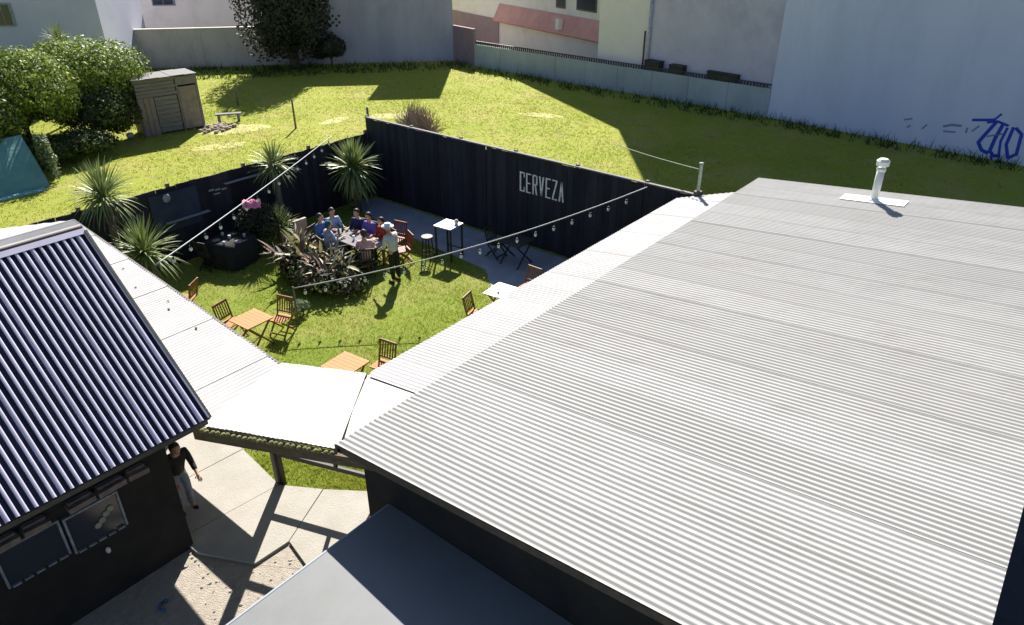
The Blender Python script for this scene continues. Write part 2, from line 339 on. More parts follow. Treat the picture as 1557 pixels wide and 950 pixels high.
# ------------------------------------------------------------------ corrugated sheets
def corr_sheet(w0, length_fn, pitch, amp, n_wave, seg=8, thick=.0, lift=.0, sharp=0):
    """sheet running along local +Y; x from 0 to n*pitch. length_fn(x) -> (y0, y1); returns MB with z = corrugation"""
    b = MB(); k = n_wave*seg; vs = []
    for i in range(k+1):
        x = i*pitch/seg; c = math.cos(2*PI*i/seg); z = amp*(math.tanh(2.2*c)/math.tanh(2.2) if sharp else c)
        y0, y1 = length_fn(w0+x); ym = (y0+y1)/2
        for y in (y0, ym, y1): vs.append((x, y, z+lift))
    fs = [(i*3+j, (i+1)*3+j, (i+1)*3+j+1, i*3+j+1) for i in range(k) for j in range(2)]
    b.add(vs, fs); return b

# main corrugated building ----------------------------------------------------
X0, X1, YE, YR, ZE, SL = 4.26, 17.84, 6.38, -.6, 3.0, .096
main = thing('metal_roofed_building', 'long low building under a wide light grey corrugated metal roof on the right', 'building', (X0, YE, 0))
pit = .0845; nw = 9; sheet_w = pit*nw; ns_ = int(round((X1-X0)/sheet_w))
ang = math.atan(SL); LEN = (YE-YR)/math.cos(ang)
protos = []
for k in range(ns_):
    bb_ = corr_sheet(0, lambda x: (-LEN, 0.0), pit, .0108, nw)
    o = bb_.build('roof_sheet', [M['galv'] if k % 3 else M['galv_b']], main, smooth=True)
    dz = (0, .002, .0005, .004, .001)[k % 5]
    o.location = (k*sheet_w, 0, ZE+dz+random.uniform(0, .001)); o.rotation_euler = (-ang, 0, random.uniform(-.0004, .0004))
L_ = X1-X0; D_ = YE-YR
b = MB(); b.add([(.25, -.2, 0), (.25, -D_+.2, 0), (.25, -D_+.2, ZE+SL*(D_-.2)-.06), (.25, -.2, ZE-.05),
                 (.45, -.2, 0), (.45, -D_+.2, 0), (.45, -D_+.2, ZE+SL*(D_-.2)-.06), (.45, -.2, ZE-.05)],
                [(0,1,2,3),(4,7,6,5),(0,3,7,4),(1,5,6,2),(3,2,6,7),(0,4,5,1)]); b.build('end_wall', M['black_wall'], main)
b = MB(); b.bb((.45, -.4, 0), (L_-.1, -.2, ZE-.06)); b.build('garden_wall', M['black_wall'], main)
b = MB(); b.bb((.45, -D_+.2, 0), (L_-.1, -D_+.4, ZE+.5)); b.build('rear_wall', M['black_wall'], main)
b = MB(); b.bb((L_-.25, -D_+.4, 0), (L_-.1, -.4, ZE-.1)); b.build('far_wall', M['black_wall'], main)
b = MB(); b.bar((.02, .02, ZE-.06), (.02, -D_, ZE+SL*D_-.06), .04, .10); b.build('barge_board', M['dark_trim'], main)
b = MB(); b.bar((0, -.06, ZE-.075), (L_, -.06, ZE-.075), .05, .08); b.build('eave_board', M['dark_trim'], main)
b = MB()
for y in np.linspace(-.7, -D_+.5, 6): b.bar((.05, y, ZE-SL*y-.10), (L_-.1, y, ZE-SL*y-.10), .06, .1)
b.build('purlins', M['dark_trim'], main)

# flue on the roof -------------------------------------------------------------
def roofz(y): return ZE+SL*(YE-y)
fx, fy = 17.2, 3.42
fl = thing('roof_flue', 'pale metal flue pipe with a cap standing on the far end of the corrugated roof', 'flue', (fx, fy, roofz(fy)+.02))
b = MB(); b.tube([(0, 0, -.02), (0, 0, .72)], .085, 14); b.build('pipe', M['pipe'], fl, True)
b = MB(); b.tube([(0, 0, .68), (0, 0, .74)], .10, 14); b.build('collar', M['pipe'], fl, True)
b = MB(); b.tube([(0, 0, .80), (0, 0, .90), (0, 0, .95)], [.135, .14, .09], 14)
for q in range(3): b.bar((.08*math.cos(q*2.1), .08*math.sin(q*2.1), .72), (.1*math.cos(q*2.1), .1*math.sin(q*2.1), .84), .02, .01)
b.build('cap', M['pipe'], fl)
b = MB(); b.box((0, 0, 0), (.42, 1.35, .012), rot=Matrix.Rotation(-ang, 3, 'X')); o = b.build('flashing', M['flash'], fl)
b = MB(); b.tube([(0, 0, -.01), (0, 0, .05)], [.16, .09], 14); b.build('skirt', M['flash'], fl, True)

# right gallery (lower white lean-to along the garden) ----------------------------
gr_ = thing('lean_to_roof', 'white lower lean-to roof strip running along the garden side of the big corrugated roof', 'roof', (0, 0, 0))
GY, GZ0, GZ1 = 7.62, 2.93, 2.74
k = 0; x = 5.80
slope_g = (GZ0-GZ1)/(GY-YE+.1)
while x < 16.75:
    wv = 8
    def lf(xx):
        y0 = YE-.1
        y1 = GY if xx < 15.95 else GY-(xx-15.95)*1.25
        if xx < 5.92: y1 = min(y1, GY-(5.92-xx)*1.0)
        return (y0, max(y1, y0+.02))
    bb_ = corr_sheet(x, lf, pit, .007, wv)
    bb_.v = [(vx, vy, vz+GZ0-(vy-(YE-.1))*slope_g) for vx, vy, vz in bb_.v]
    o = bb_.build('roof_sheet', M['white_lean'], gr_, True); o.location = (x, 0, .003 if k % 2 else 0); x += pit*wv; k += 1
b = MB(); b.bar((5.8, GY-.03, GZ1-.07), (15.95, GY-.03, GZ1-.07), .05, .09); b.build('eave_board', M['dark_trim'], gr_)
# triangular end piece toward the canopy
b = MB(); b.add([(4.42, 6.45, 2.86), (5.80, 6.42, 2.90), (5.80, 7.58, 2.73), (5.55, 7.44, 2.74)], [(0, 1, 2, 3)]); b.build('end_flashing', M['cream'], gr_)
for x in (6.2, 9.4, 12.6, 15.6):
    b = MB(); b.tube([(x, GY-.12, 0), (x, GY-.12, 2.66)], .05, 8); b.build('post', M['wood_blackish'], gr_)
# pole at the far end of the lean-to
o = thing('roof_pole', 'short pale green pole at the far corner of the white lean-to roof', 'pole', (16.33, 7.25, 0))
b = MB(); b.tube([(0, 0, 0), (0, 0, 3.55), (0, 0, 3.62)], [.05, .045, .06], 8); b.build('shaft', M['post_green'], o, True)
b = MB(); b.bar((0, 0, 2.78), (.0, .0, 2.9), .16, .16); b.build('bracket', M['dark_trim'], o)
def wire(name, a, c, sag, r, m, label, cat='wire', n=24):
    a = Vector(a); c = Vector(c); pts = []
    for i in range(n+1):
        t = i/n; p = a.lerp(c, t); p.z -= sag*4*t*(1-t); pts.append(p)
    b = MB(); b.tube(pts, r, 6); o = b.build(name, m, None, True); tag(o, label, cat); return pts
wire('fence_wire', (16.33, 7.25, 3.45), (18.4, 10.9, 2.95), .03, .012, M['post_green'], 'thin greenish wire running left from the pole above the dark fence')

# ------------------------------------------------------------------ black garden fences
def board_fence(nm, label, p0, p1, h, nrm, n_post, cap=True, taper=0):
    t = thing(nm, label, 'fence', (*p0, 0)); d = Vector((p1[0]-p0[0], p1[1]-p0[1], 0)); L = d.length; d.normalize()
    n = int(L/.20); bw = L/n
    me = MB(); me.box((0, 0, h/2), (bw-.003, .025, h)); mesh = me.mesh('board', M['black_paint'])
    rz = math.atan2(d.y, d.x)
    for i in range(n):
        p = d*(i+.5)*bw; o = link('board', mesh, t, loc=(p.x+nrm[0]*random.uniform(-.004, .004), p.y+nrm[1]*random.uniform(-.004, .004), random.uniform(-.022, .016)), rot=(random.uniform(-.004, .004), random.uniform(-.005, .005), rz))
    for z in (.35, h/2, h-.3):
        b = MB(); b.bar(Vector((-nrm[0]*.052, -nrm[1]*.052, z)), d*L+Vector((-nrm[0]*.052, -nrm[1]*.052, z)), .04, .07); b.build('rail', M['wood_blackish'], t)
    b = MB(); b.bar(Vector((-nrm[0]*.024, -nrm[1]*.024, h/2-.05)), d*L+Vector((-nrm[0]*.024, -nrm[1]*.024, h/2-.05)), .006, h-.12); b.build('backing_sheet', M['wood_blackish'], t)
    for i in range(n_post+1):
        p = d*L*i/n_post+Vector((-nrm[0]*.07, -nrm[1]*.07, 0)); b = MB(); b.box((p.x, p.y, h/2+.04), (.09, .09, h+.08)); b.build('post', M['post_wood'], t)
    if cap:
        b = MB(); b.bar(Vector((0, 0, h+.03)), d*L+Vector((0, 0, h+.03)), .09, .035); b.build('capping', M['wood_grey'], t)
    return t
fr = board_fence('board_fence', 'tall black board fence with white painted lettering along the far right side of the garden', (FU, 19.7), (FU, 6.5), 2.78, (-1, 0), 6)
fl_ = board_fence('board_fence', 'lower black board fence with small wall shelves closing the left side of the garden', (FU-.06, LW), (-3, LW), 2.28, (0, -1), 8, cap=False)

# lettering C E R V E Z A, condensed slab letters cut as flat plates
def letter(ch, w_, h_):
    s = .038; S = .05; b = MB(); t = .012
    def r(x0, y0, x1, y1): b.bb((x0, y0, 0), (x1, y1, t))
    if ch == 'C': r(0, 0, S, h_); r(S, 0, w_, s); r(S, h_-s, w_, h_); r(w_-s*.8, h_*.74, w_, h_-s); r(w_-s*.8, s, w_, h_*.26)
    if ch == 'E': r(0, 0, S, h_); r(S, 0, w_, s); r(S, h_-s, w_, h_); r(S, h_/2-s/2, w_*.85, h_/2+s/2)
    if ch == 'R':
        r(0, 0, S, h_); r(S, h_-s, w_-s, h_); r(S, h_*.48, w_-s, h_*.48+s); r(w_-S, h_*.48+s*.4, w_, h_-s*.5); b.add([(w_*.45, h_*.48, 0), (w_*.45+S, h_*.48, 0), (w_, 0, 0), (w_-S, 0, 0), (w_*.45, h_*.48, t), (w_*.45+S, h_*.48, t), (w_, 0, t), (w_-S, 0, t)], [(0,3,2,1),(4,5,6,7),(0,4,7,3),(1,2,6,5)])
    def dg(x0, y0, x1, y1, wd): b.add([(x0, y0, 0), (x0+wd, y0, 0), (x1+wd, y1, 0), (x1, y1, 0), (x0, y0, t), (x0+wd, y0, t), (x1+wd, y1, t), (x1, y1, t)], [(0,3,2,1),(4,5,6,7),(0,4,7,3),(1,2,6,5)])
    if ch == 'V': dg(0, h_, w_/2-S/2, 0, S); dg(w_-S, h_, w_/2-S/2, 0, S)
    if ch == 'Z': r(0, 0, w_, s); r(0, h_-s, w_, h_); dg(0, s, w_-S, h_-s, S)
    if ch == 'A': dg(0, 0, w_/2-S/2, h_, S); dg(w_-S, 0, w_/2-S/2, h_, S); r(w_*.28, h_*.28, w_*.72, h_*.28+s)
    return b
y = 12.87; lw = .18; stp = (12.87-11.26-lw)/6
for i, ch in enumerate('CERVEZA'):
    b = letter(ch, lw, .60); yy = 12.87-i*stp
    b.v = [(FU-.03-v[2]-FU, yy-v[0]-19.7, 1.68+v[1]) for v in b.v]
    b.build('letter', M['letters'], fr)

# things on the left fence
def wallbox(nm, label, cat, u0, u1, z0, z1, m, dep=.03):
    o = MB().bb((u0, LW-.06-dep, z0), (u1, LW-.055, z1)).build(nm, m); tag(o, label, cat); return o
wallbox('wall_mural', 'faded bluish painted panel fixed to the left black fence', 'panel', 8.35, 9.75, 1.05, 2.15, M['mural'])
wallbox('wall_shelf', 'thin pale ledge below the bluish panel on the left black fence', 'shelf', 8.66, 9.98, 1.31, 1.335, M['grey_disc'], .14)
wallbox('wall_shelf', 'thin pale ledge high on the left black fence beside the spiky tree', 'shelf', 10.62, 11.84, 1.95, 1.97, M['grey_disc'], .12)
b = MB(); b.ell((8.83, LW-.13, 2.02), (.12, .04, .12), 14, 8); tag(b.build('wall_lamp', M['grey_disc'], None, True), 'round grey lamp at the top of the bluish panel', 'lamp')
b = MB()
for q in range(3): b.bb((10.12+q*.2, LW-.075, 1.84-.03*q), (10.28+q*.2, LW-.058, 1.89-.03*q))
b.bb((10.25, LW-.075, 1.70), (10.45, LW-.058, 1.74)); tag(b.build('wall_sign', M['grey_disc']), 'small faint grey lettered plaque on the left black fence', 'sign')

# ------------------------------------------------------------------ left house with the striped roof
hs = thing('striped_roof_house', 'black house with steep ribbed zinc roof, its trough shade painted dark, at the lower left', 'house', (3.3, 9.3, 0))
HR = lambda x, y, z: (x-3.3, y-9.3, z)
YEv, ZEv, YRg, ZRg = 8.15, 3.0, 10.6, 5.09
angh = math.atan2(ZRg-ZEv, YRg-YEv); LH = math.hypot(ZRg-ZEv, YRg-YEv); ph = .0985
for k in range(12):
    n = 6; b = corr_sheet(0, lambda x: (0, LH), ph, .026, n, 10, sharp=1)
    b.mi = [0 if b.v[f[0]][2]+b.v[f[1]][2] > .0 else 1 for f in b.f]  # trough faces take navy: shade between the ribs put into the colour
    o = b.build('roof_sheet', [M['house_roof'], M['trough_shade']], hs); o.location = HR(3.54-(k+1)*n*ph, YEv, ZEv); o.rotation_euler = (angh, 0, 0)
    b = corr_sheet(0, lambda x: (0, LH*.98), ph, .026, n, 6, sharp=1)
    o = b.build('rear_roof_sheet', M['house_roof'], hs, True); o.location = HR(3.54-(k+1)*n*ph, YRg, ZRg); o.rotation_euler = (-angh, 0, 0)
b = MB(); b.add([HR(-3.6, 10.53, ZRg-.02), HR(3.56, 10.53, ZRg-.02), HR(3.56, 10.6, ZRg+.035), HR(-3.6, 10.6, ZRg+.035), HR(3.56, 10.70, ZRg-.045), HR(-3.6, 10.70, ZRg-.045)], [(0,1,2,3),(3,2,4,5)]); b.build('ridge_cap', M['house_roof'], hs)
b = MB(); b.bar(HR(-3.6, 10.66, ZRg+.03), HR(3.56, 10.66, ZRg+.03), .05, .05); b.build('ridge_board', M['dark_trim'], hs)
b = MB(); b.bar(HR(3.56, YEv+.02, ZEv-.03), HR(3.56, YRg, ZRg-.03), .035, .12); b.build('verge_board', M['dark_trim'], hs)
b = MB(); b.bar(HR(-3.5, YEv+.03, ZEv-.06), HR(3.52, YEv+.03, ZEv-.06), .04, .07); b.build('eave_board', M['dark_trim'], hs)
b = MB(); b.bb(HR(-3.5, 9.3, 0), HR(3.3, 9.5, 3.55)); b.build('front_wall', M['black_wall'], hs)
b = MB(); b.prism([(9.5, 0), (12.1, 0), (12.1, 3.4), (10.6, ZRg-.15), (9.5, 3.95)], 0, .2); b.v = [HR(3.1+v[2], v[0], v[1]) for v in b.v]; b.build('side_wall', M['black_wall'], hs)
b = MB(); b.bb(HR(-3.5, 11.9, 0), HR(3.1, 12.1, 3.4)); b.build('rear_wall', M['black_wall'], hs)
def hwin(u0, u1, z0, z1, label=None):
    wf = MB(); y0, y1 = 9.245, 9.298; t = .028
    wf.bb(HR(u0, y0, z0), HR(u0+t, y1, z1)); wf.bb(HR(u1-t, y0, z0), HR(u1, y1, z1)); wf.bb(HR(u0+t, y0, z1-t), HR(u1-t, y1, z1))
    n = 5; L = (u1-u0-2*t)/n
    o = wf.build('window', M['frame_pale'], hs)
    s = MB()
    for i in range(n): s.bb(HR(u0+t+i*L+.02, y0-.01, z0-.012), HR(u0+t+(i+1)*L-.02, y1, z0+.012))
    s.build('sill', M['frame_pale'], o)
    MB().bb(HR(u0+t, 9.275, z0+.012), HR(u1-t, 9.29, z1-t)).build('pane', M['glass'], o)
    return o
wa = hwin(.93, 1.72, 1.22, 1.84); wb = hwin(1.76, 2.50, 1.16, 1.80)
b = MB()
for q in range(4): b.ell(HR(2.14+.07*q, 9.262, 1.40+.05*(q % 2)+.12*(q // 2)), (.05, .01, .05), 8, 5)
b.build('hanging_cloth', M['curtain'], hs)
for (a_, c_) in ((.95, 1.25), (1.30, 1.62), (1.85, 2.2), (2.24, 2.62), (2.66, 2.95)):
    b = MB(); b.box(HR((a_+c_)/2, 9.20, 1.96), (c_-a_, .16, .08), rot=Matrix.Rotation(random.uniform(-.06, .06), 3, 'Y'))
    b.box(HR((a_+c_)/2, 9.24, 2.015), (c_-a_-.05, .08, .04)); b.build('lintel_timber', M['frame_wood'], hs)
b = MB(); b.ell(HR(2.14, 9.24, .93), (.035, .04, .06), 10, 6); tag(b.build('wall_light', M['ceramic'], None, True), 'small pale wall light below the windows of the black house', 'lamp')
bpy.data.objects['wall_light'].location = (3.3, 9.3, 0)
b = MB(); b.tube([(2.30, 8.78+.10*math.cos(q), .05+.10*math.sin(q)) if False else (2.42+.09*math.cos(q), 8.55+.09*math.sin(q), .03) for q in np.linspace(.6, 4.2, 10)], .02, 6)
tag(b.build('hose_loop', mat('blue hose', (.05, .12, .32), .5), None, True), 'short curl of blue hose on the ground in the shade of the black house', 'hose')

# left gallery roof (white)
gl = thing('flat_white_roof', 'flat white corrugated roof wrapping behind and beside the striped roof', 'roof', (0, 0, 0))
gx0, gx1 = 3.3, 5.66
def edge_x(y): return 5.14+(y-8.8)/(17.75-8.8)*(5.80-5.14)
y = 8.30; k = 0; pg = .30
while y < 17.7:
    yw = min(.9, 17.75-y); n = 10; b = MB(); vs = []
    for i in range(n*3+1):
        yy = y+yw*i/(n*3); z = .010*math.cos(2*PI*i/3*1.0)+.02*math.sin(yy*3.1)*0
        x0 = 3.30 if yy < 10.9 else -4
        if yy < 9.3: x0 = 3.40
        vs += [(x0, yy, 2.775+z), (edge_x(max(yy, 8.8)), yy, 2.77+z)]
    b.add(vs, [(2*i, 2*i+1, 2*i+3, 2*i+2) for i in range(n*3)])
    o = b.build('roof_sheet', M['white_sheet'], gl); o.location = (0, 0, .006*(k % 2)); y += .9; k += 1
b = MB(); n = 24; vs = []
for i in range(n+1):
    t_ = i/n; yy = 17.7+1.85*t_; z = .009*math.cos(PI*i); vs += [(-4, yy, 2.78+z), (5.80-3.2*t_, yy, 2.775+z)]
b.add(vs, [(2*i, 2*i+1, 2*i+3, 2*i+2) for i in range(n)]); b.build('roof_sheet', M['white_sheet'], gl)
b = MB(); b.bar((edge_x(8.8), 8.8, 2.73), (edge_x(17.75), 17.75, 2.73), .04, .09); b.build('edge_board', M['dark_trim'], gl)
b = MB(); b.bb((5.0, 9.5, 1.15), (5.05, 12.6, 1.86)); b.build('side_board', M['wood_blackish'], gl)
for y in (9.45, 12.6, 15.4, 17.5): b = MB(); b.bb((5.0, y-.05, 0), (5.1, y+.05, 2.72)); b.build('post', M['wood_blackish'], gl)
b = MB()
for (x, y) in ((5.25, 14.2), (5.0, 13.2), (5.1, 12.2), (4.95, 11.9), (4.6, 13.5), (4.9, 10.9), (5.2, 15.6)): b.ell((x, y, 2.79), (.022, .035, .01), 8, 4)
b.build('stain_specks', M['screw'], gl)

# canopy between the two galleries
cn = thing('white_canopy', 'bright white sheet canopy on a dark beam joining the two white roofs over the path', 'canopy', (0, 0, 0))
A_, B_, C_, D2 = Vector((3.46, 8.36, 2.83)), Vector((5.14, 8.82, 2.81)), Vector((5.78, 7.56, 2.81)), Vector((4.34, 6.46, 2.83))
NS = 5
for k in range(NS):
    t0, t1 = k/NS, (k+1)/NS; n = 12; vs = []
    for i in range(n+1):
        t = t0+(t1-t0)*i/n; p = A_.lerp(D2, t); q = B_.lerp(C_, t); z = .006*(1 if i % 2 else -1)+(.006 if k % 2 else 0)
        vs += [p+Vector((0, 0, z)), q+Vector((0, 0, z))]
    b = MB(); b.add(vs, [(2*i, 2*i+1, 2*i+3, 2*i+2) for i in range(n)]); b.build('canopy_sheet', M['white_bright'], cn)
b = MB(); b.prism([(A_.x+.1, A_.y), (B_.x-.02, B_.y-.05), (5.82, 7.60), (6.0, 7.58), (6.0, 6.5), (D2.x+.1, D2.y+.05)], 2.70, 2.72); b.build('ceiling_board', M['cream'], cn)
dn = (D2-A_).normalized(); out = Vector((dn.y, -dn.x, 0)); out = out if out.dot(Vector((-1, -1, 0))) > 0 else -out
b = MB(); b.bar(A_+out*.03-dn*.05+Vector((0, 0, -.13)), D2+out*.03+dn*.55+Vector((0, 0, -.13)), .08, .16); b.build('beam', M['beam'], cn)
b = MB()
for i in range(26):
    t = i/26+random.uniform(0, .02); p = A_.lerp(D2, t)+out*.07+Vector((0, 0, -.03)); b.ell(p, (.04, .03, .02+.02*random.random()), 6, 4)
b.build('moss_fringe', kind='stuff', parent=cn, mats=mat('dry moss', (.22, .22, .08), .95, (.12, .12, .05), 12))
P1, P2 = Vector((5.09, 9.38, 0)), Vector((5.72, 7.62, 0))
for P in (P1, P2): b = MB(); b.tube([P, P+Vector((0, 0, 2.74))], .045, 8); b.build('post', M['wood_blackish'], cn, True)
for z, h in ((.72, .09), (1.75, .10)): b = MB(); b.bar(P1+Vector((0, 0, z)), P2+Vector((0, 0, z)), .05, h); b.build('rail', M['wood_blackish'], cn)
mid = P1.lerp(P2, .62); b = MB(); b.bar(mid+Vector((0, 0, .72)), mid+Vector((0, 0, 1.75)), .06, .05); b.build('upright', M['wood_blackish'], cn)
b = MB(); b.bar(B_+Vector((0, 0, -.07)), C_+Vector((0, 0, -.07)), .05, .08); b.build('rear_beam', M['beam'], cn)

# grey flat awning
aw = thing('grey_awning', 'flat smooth grey awning roof in front of the corrugated building at the bottom', 'awning', (0, 0, 0))
b = MB(); b.bb((-.5, 1.0, 2.14), (4.50, 5.70, 2.2)); b.build('awning_roof', M['grey_roof'], aw)
b = MB(); b.bb((-.5, 5.70, 2.10), (4.48, 5.725, 2.205)); b.build('edge_trim', M['grey_disc'], aw)
for (x, y) in ((.2, 5.5), (4.2, 5.5)): b = MB(); b.bb((x-.04, y-.04, 0), (x+.04, y+.04, 2.14)); b.build('post', M['wood_blackish'], aw)

# ------------------------------------------------------------------ festoon lights
def festoon(a, c, sag, label, n, r, skip=(), t0=.06, t1=.97, side=(0, 0)):
    t = thing('string_lights', label, 'string lights', a); a = Vector(a); c = Vector(c); pts = []
    for i in range(37):
        s = i/36; p = a.lerp(c, s)-a; p.z -= sag*4*s*(1-s); pts.append(p)
    b = MB(); b.tube(pts, r, 6); b.build('cable', M['cable'], t, True)
    for i in range(n):
        s = t0+(t1-t0)*i/(n-1); p = a.lerp(c, s)-a; p.z -= sag*4*s*(1-s)
        dd = .10+random.uniform(-.02, .03)
        b = MB(); b.tube([p, p-Vector((0, 0, dd))], .008, 5); b.tube([p-Vector((0, 0, dd)), p-Vector((0, 0, dd+.05))], .02, 8); o = b.build('lamp_holder', M['socket'], t)
        b = MB(); b.ell(p-Vector((0, 0, dd+.085)), (.038, .038, .048), 10, 8); b.build('bulb', M['bulb'], o, True)
    return t
festoon((5.66, 13.7, 2.86), (14.6, 19.45, 2.55), .05, 'string of bulbs on a pale cable crossing the left side of the garden', 15, .014)
festoon((16.1, 8.55, 2.78), (8.81, 13.98, 1.0), .27, 'sagging string of bulbs from the lettered fence to a stub pole on the lawn', 18, .015)
b = MB(); b.tube([(0, 0, 0), (0, 0, 1.04)], .022, 8); o = b.build('stub_pole', M['post_wood'], None, True); o.location = (8.81, 13.98, 0); tag(o, 'dark stub pole holding the low end of the bulb string on the lawn', 'pole')

# ------------------------------------------------------------------ plants
def leaf_mesh(L, W, droop, m, fold=.25, n=5):
    b = MB(); vs = []
    for i in range(n+1):
        t = i/n; w_ = W*(.55+.9*t if t < .35 else .865*(1-((t-.35)/.65)**1.6)+.02); x = L*t*(1-.12*droop*t); z = -droop*L*t*t*.55
        vs += [(x, -w_/2, z+w_*fold), (x, 0, z), (x, w_/2, z+w_*fold)]
    b.add(vs, [(3*i+j, 3*i+3+j, 3*i+4+j, 3*i+1+j) for i in range(n) for j in range(2)]); return b.mesh('leaf', m, True)
LF = [leaf_mesh(1, .055, d, M['yucca']) for d in (.1, .45, .9)]; LFD = leaf_mesh(1, .05, .9, M['yucca_dry'])
def spiky(nm, label, loc, h, rad, n=150, emin=-.45, lean=(0, 0), group=None, cat='spiky tree', wide=1, dead=24):
    t = thing(nm, label, cat, loc); top = Vector((lean[0], lean[1], h))
    b = MB(); b.tube([(0, 0, 0), top*.5+Vector((.02, .03, 0)), top], [.13, .10, .08], 10); b.build('trunk', M['bark'], t, True)
    for i in range(n):
        el = emin+(1.5-emin)*((i+.5)/n)**.85; az = i*2.39996+random.uniform(-.2, .2); s = rad*random.uniform(.82, 1.08)
        k = 0 if el > .8 else (1 if el > .2 else 2)
        o = link('leaf', LF[k], t, loc=top+Vector((0, 0, random.uniform(-.12, .05))), rot=(random.uniform(-.3, .3), -el, az)); o.scale = (s, s*wide*random.uniform(.8, 1.3), s)
    for i in range(dead):
        o = link('dead_leaf', LFD, t, loc=top-Vector((0, 0, .12+random.uniform(0, .25))), rot=(0, random.uniform(.5, 1.2), random.uniform(0, 6.28))); s = rad*random.uniform(.5, .8); o.scale = (s, s, s)
    return t
spiky('yucca_tree', 'tall spiky yucca rising above the left fence nearest the white roof', (7.0, 18.9, 0), 2.75, 1.0, 190)
spiky('yucca_tree', 'lower spiky yucca in the garden corner beside the white flat roof', (7.15, 17.75, 0), 1.45, 1.05, 190)
spiky('yucca_tree', 'small grey green yucca poking over the fence beside the light cable', (12.1, 19.15, 0), 2.25, .85, 150)
spiky('yucca_tree', 'broad round yucca in the far garden corner beneath the tall fence', (14.8, 18.75, 0), 1.55, 1.12, 290, emin=-1.2, wide=1.7)
spiky('yucca_shrub', 'short half shaded yucca shrub between the pink cloth and the table of people', (11.35, 18.15, 0), .75, .75, 110, emin=-.2)
LA = [leaf_mesh(1, .20, d, M['agave'], .2) for d in (.3, .8)]; LAr = [leaf_mesh(1, .15, d, M['agave_red'], .2) for d in (.4, .9)]
ag = thing('agave_clump', 'clump of broad spiky yellowing, reddish and dark leaves in front of the crowded table', 'plant', (10.95, 15.75, 0))
LAd = [leaf_mesh(1, .15, d, M['leaf_dark'], .2) for d in (.3, .8)]
for (x, y, n, s0) in ((0, .8, 30, .8), (.1, .1, 30, .75), (-.3, .4, 26, .8), (.15, -.55, 26, .7), (-.35, -.35, 26, .75), (.1, 1.15, 20, .7), (-.6, .9, 20, .7), (-.55, -.9, 20, .65), (0, -1.05, 18, .6)):
    for i in range(n):
        el = .1+1.3*(i/n); s = s0*random.uniform(.7, 1.25); q = random.random(); m = random.choice(LA if q < (.55 if x > -.1 else .2) else (LAr if q < .75 else LAd))
        o = link('leaf', m, ag, loc=(x+random.uniform(-.12, .12), y+random.uniform(-.12, .12), .2+.4*random.random()), rot=(random.uniform(-.5, .5), -el, i*2.4)); o.scale = (s, s*random.uniform(.7, 1.3), s)

BED = True
def crown(cx, cy, cz, rx, ry, rz_, n, size, m2, lobes=9, seedv=0, dark=0):
    """leaf clumps scattered over several uneven lobes"""
    r_ = np.random.default_rng(seedv); out = []
    ls = []
    for i in range(lobes):
        d = r_.normal(size=3); d /= np.linalg.norm(d); d[2] = abs(d[2])*.9-.15
        ls.append((np.array([cx, cy, cz])+d*np.array([rx, ry, rz_])*r_.uniform(.35, .72), r_.uniform(.38, .6)))
    P = []; Nn = []
    for c_, s_ in ls:
        k = n//lobes; d = r_.normal(size=(k, 3)); d /= np.linalg.norm(d, axis=1)[:, None]
        rr = r_.uniform(.72, 1.08, k)**.7+.10*np.sin(d[:, 0]*9+d[:, 1]*7+d[:, 2]*8)
        P.append(c_+d*np.array([rx, ry, rz_])*s_*rr[:, None]); Nn.append(d)
    P = np.concatenate(P); Nn = np.concatenate(Nn); P[:, 2] = np.maximum(P[:, 2], .05)
    K = len(P); nn = Nn+r_.normal(0, .55, (K, 3)); nn /= np.linalg.norm(nn, axis=1)[:, None]
    a = np.cross(nn, r_.normal(size=(K, 3))); a /= np.linalg.norm(a, axis=1)[:, None]; b_ = np.cross(nn, a)
    s = size*r_.uniform(.6, 1.3, K)[:, None]
    V = np.stack([P-a*s, P-b_*s*.5, P+a*s, P+b_*s*.5], 1)
    return V
def tree(nm, label, cat, loc, r3, cz, n, size, mats, lobes=9, sd_=0, trunk=.12):
    t = thing(nm, label, cat, loc)
    V = crown(0, 0, cz, *r3, n, size, None, lobes, sd_); mi = np.random.default_rng(sd_).integers(0, len(mats), len(V))
    link('crown', np_mesh('crown', V, 4, mats, mi), t)
    b = MB(); b.tube([(0, 0, 0), (.05, .02, cz*.5), (0, .05, cz)], [trunk, trunk*.8, trunk*.4], 10)
    for i in range(5):
        q = i*1.3; b.tube([(0, 0, cz*.45), (r3[0]*.3*math.cos(q), r3[1]*.3*math.sin(q), cz*.8), (r3[0]*.55*math.cos(q), r3[1]*.55*math.sin(q), cz+r3[2]*.25)], [trunk*.6, trunk*.4, trunk*.15], 7)
    b.build('trunk', M['bark'], t, True); return t
mm = [M['leaf_a'], M['leaf_b']]
tree('round_bush_tree', 'large bright green rounded tree beside the plank shed', 'tree', (13.8, 36.2, 0), (3.1, 3.0, 2.3), 2.4, 40000, .075, mm, 12, 3)
tree('round_bush_tree', 'yellow green tree in the middle of the bushy group at upper left', 'tree', (10.6, 34.6, 0), (2.5, 2.6, 2.1), 2.4, 30000, .075, mm, 10, 5)
tree('round_bush_tree', 'dark rounded bush at the left edge above the teal tarpaulin', 'bush', (8.3, 32.7, 0), (2.2, 2.2, 1.9), 1.7, 26000, .07, [M['leaf_b'], M['leaf_b'], M['leaf_a']], 9, 8)
tree('round_bush_tree', 'green tree behind the group at the left edge below the lilac house', 'tree', (9.0, 38.5, 0), (3.2, 3.0, 2.2), 2.2, 24000, .08, mm, 9, 11)
tree('shade_bush', 'dark bush filling the shade between the green trees and the shed', 'bush', (12.9, 33.9, 0), (1.9, 1.6, 1.5), 1.2, 18000, .07, [M['leaf_dark'], M['leaf_b']], 10, 14, .06)
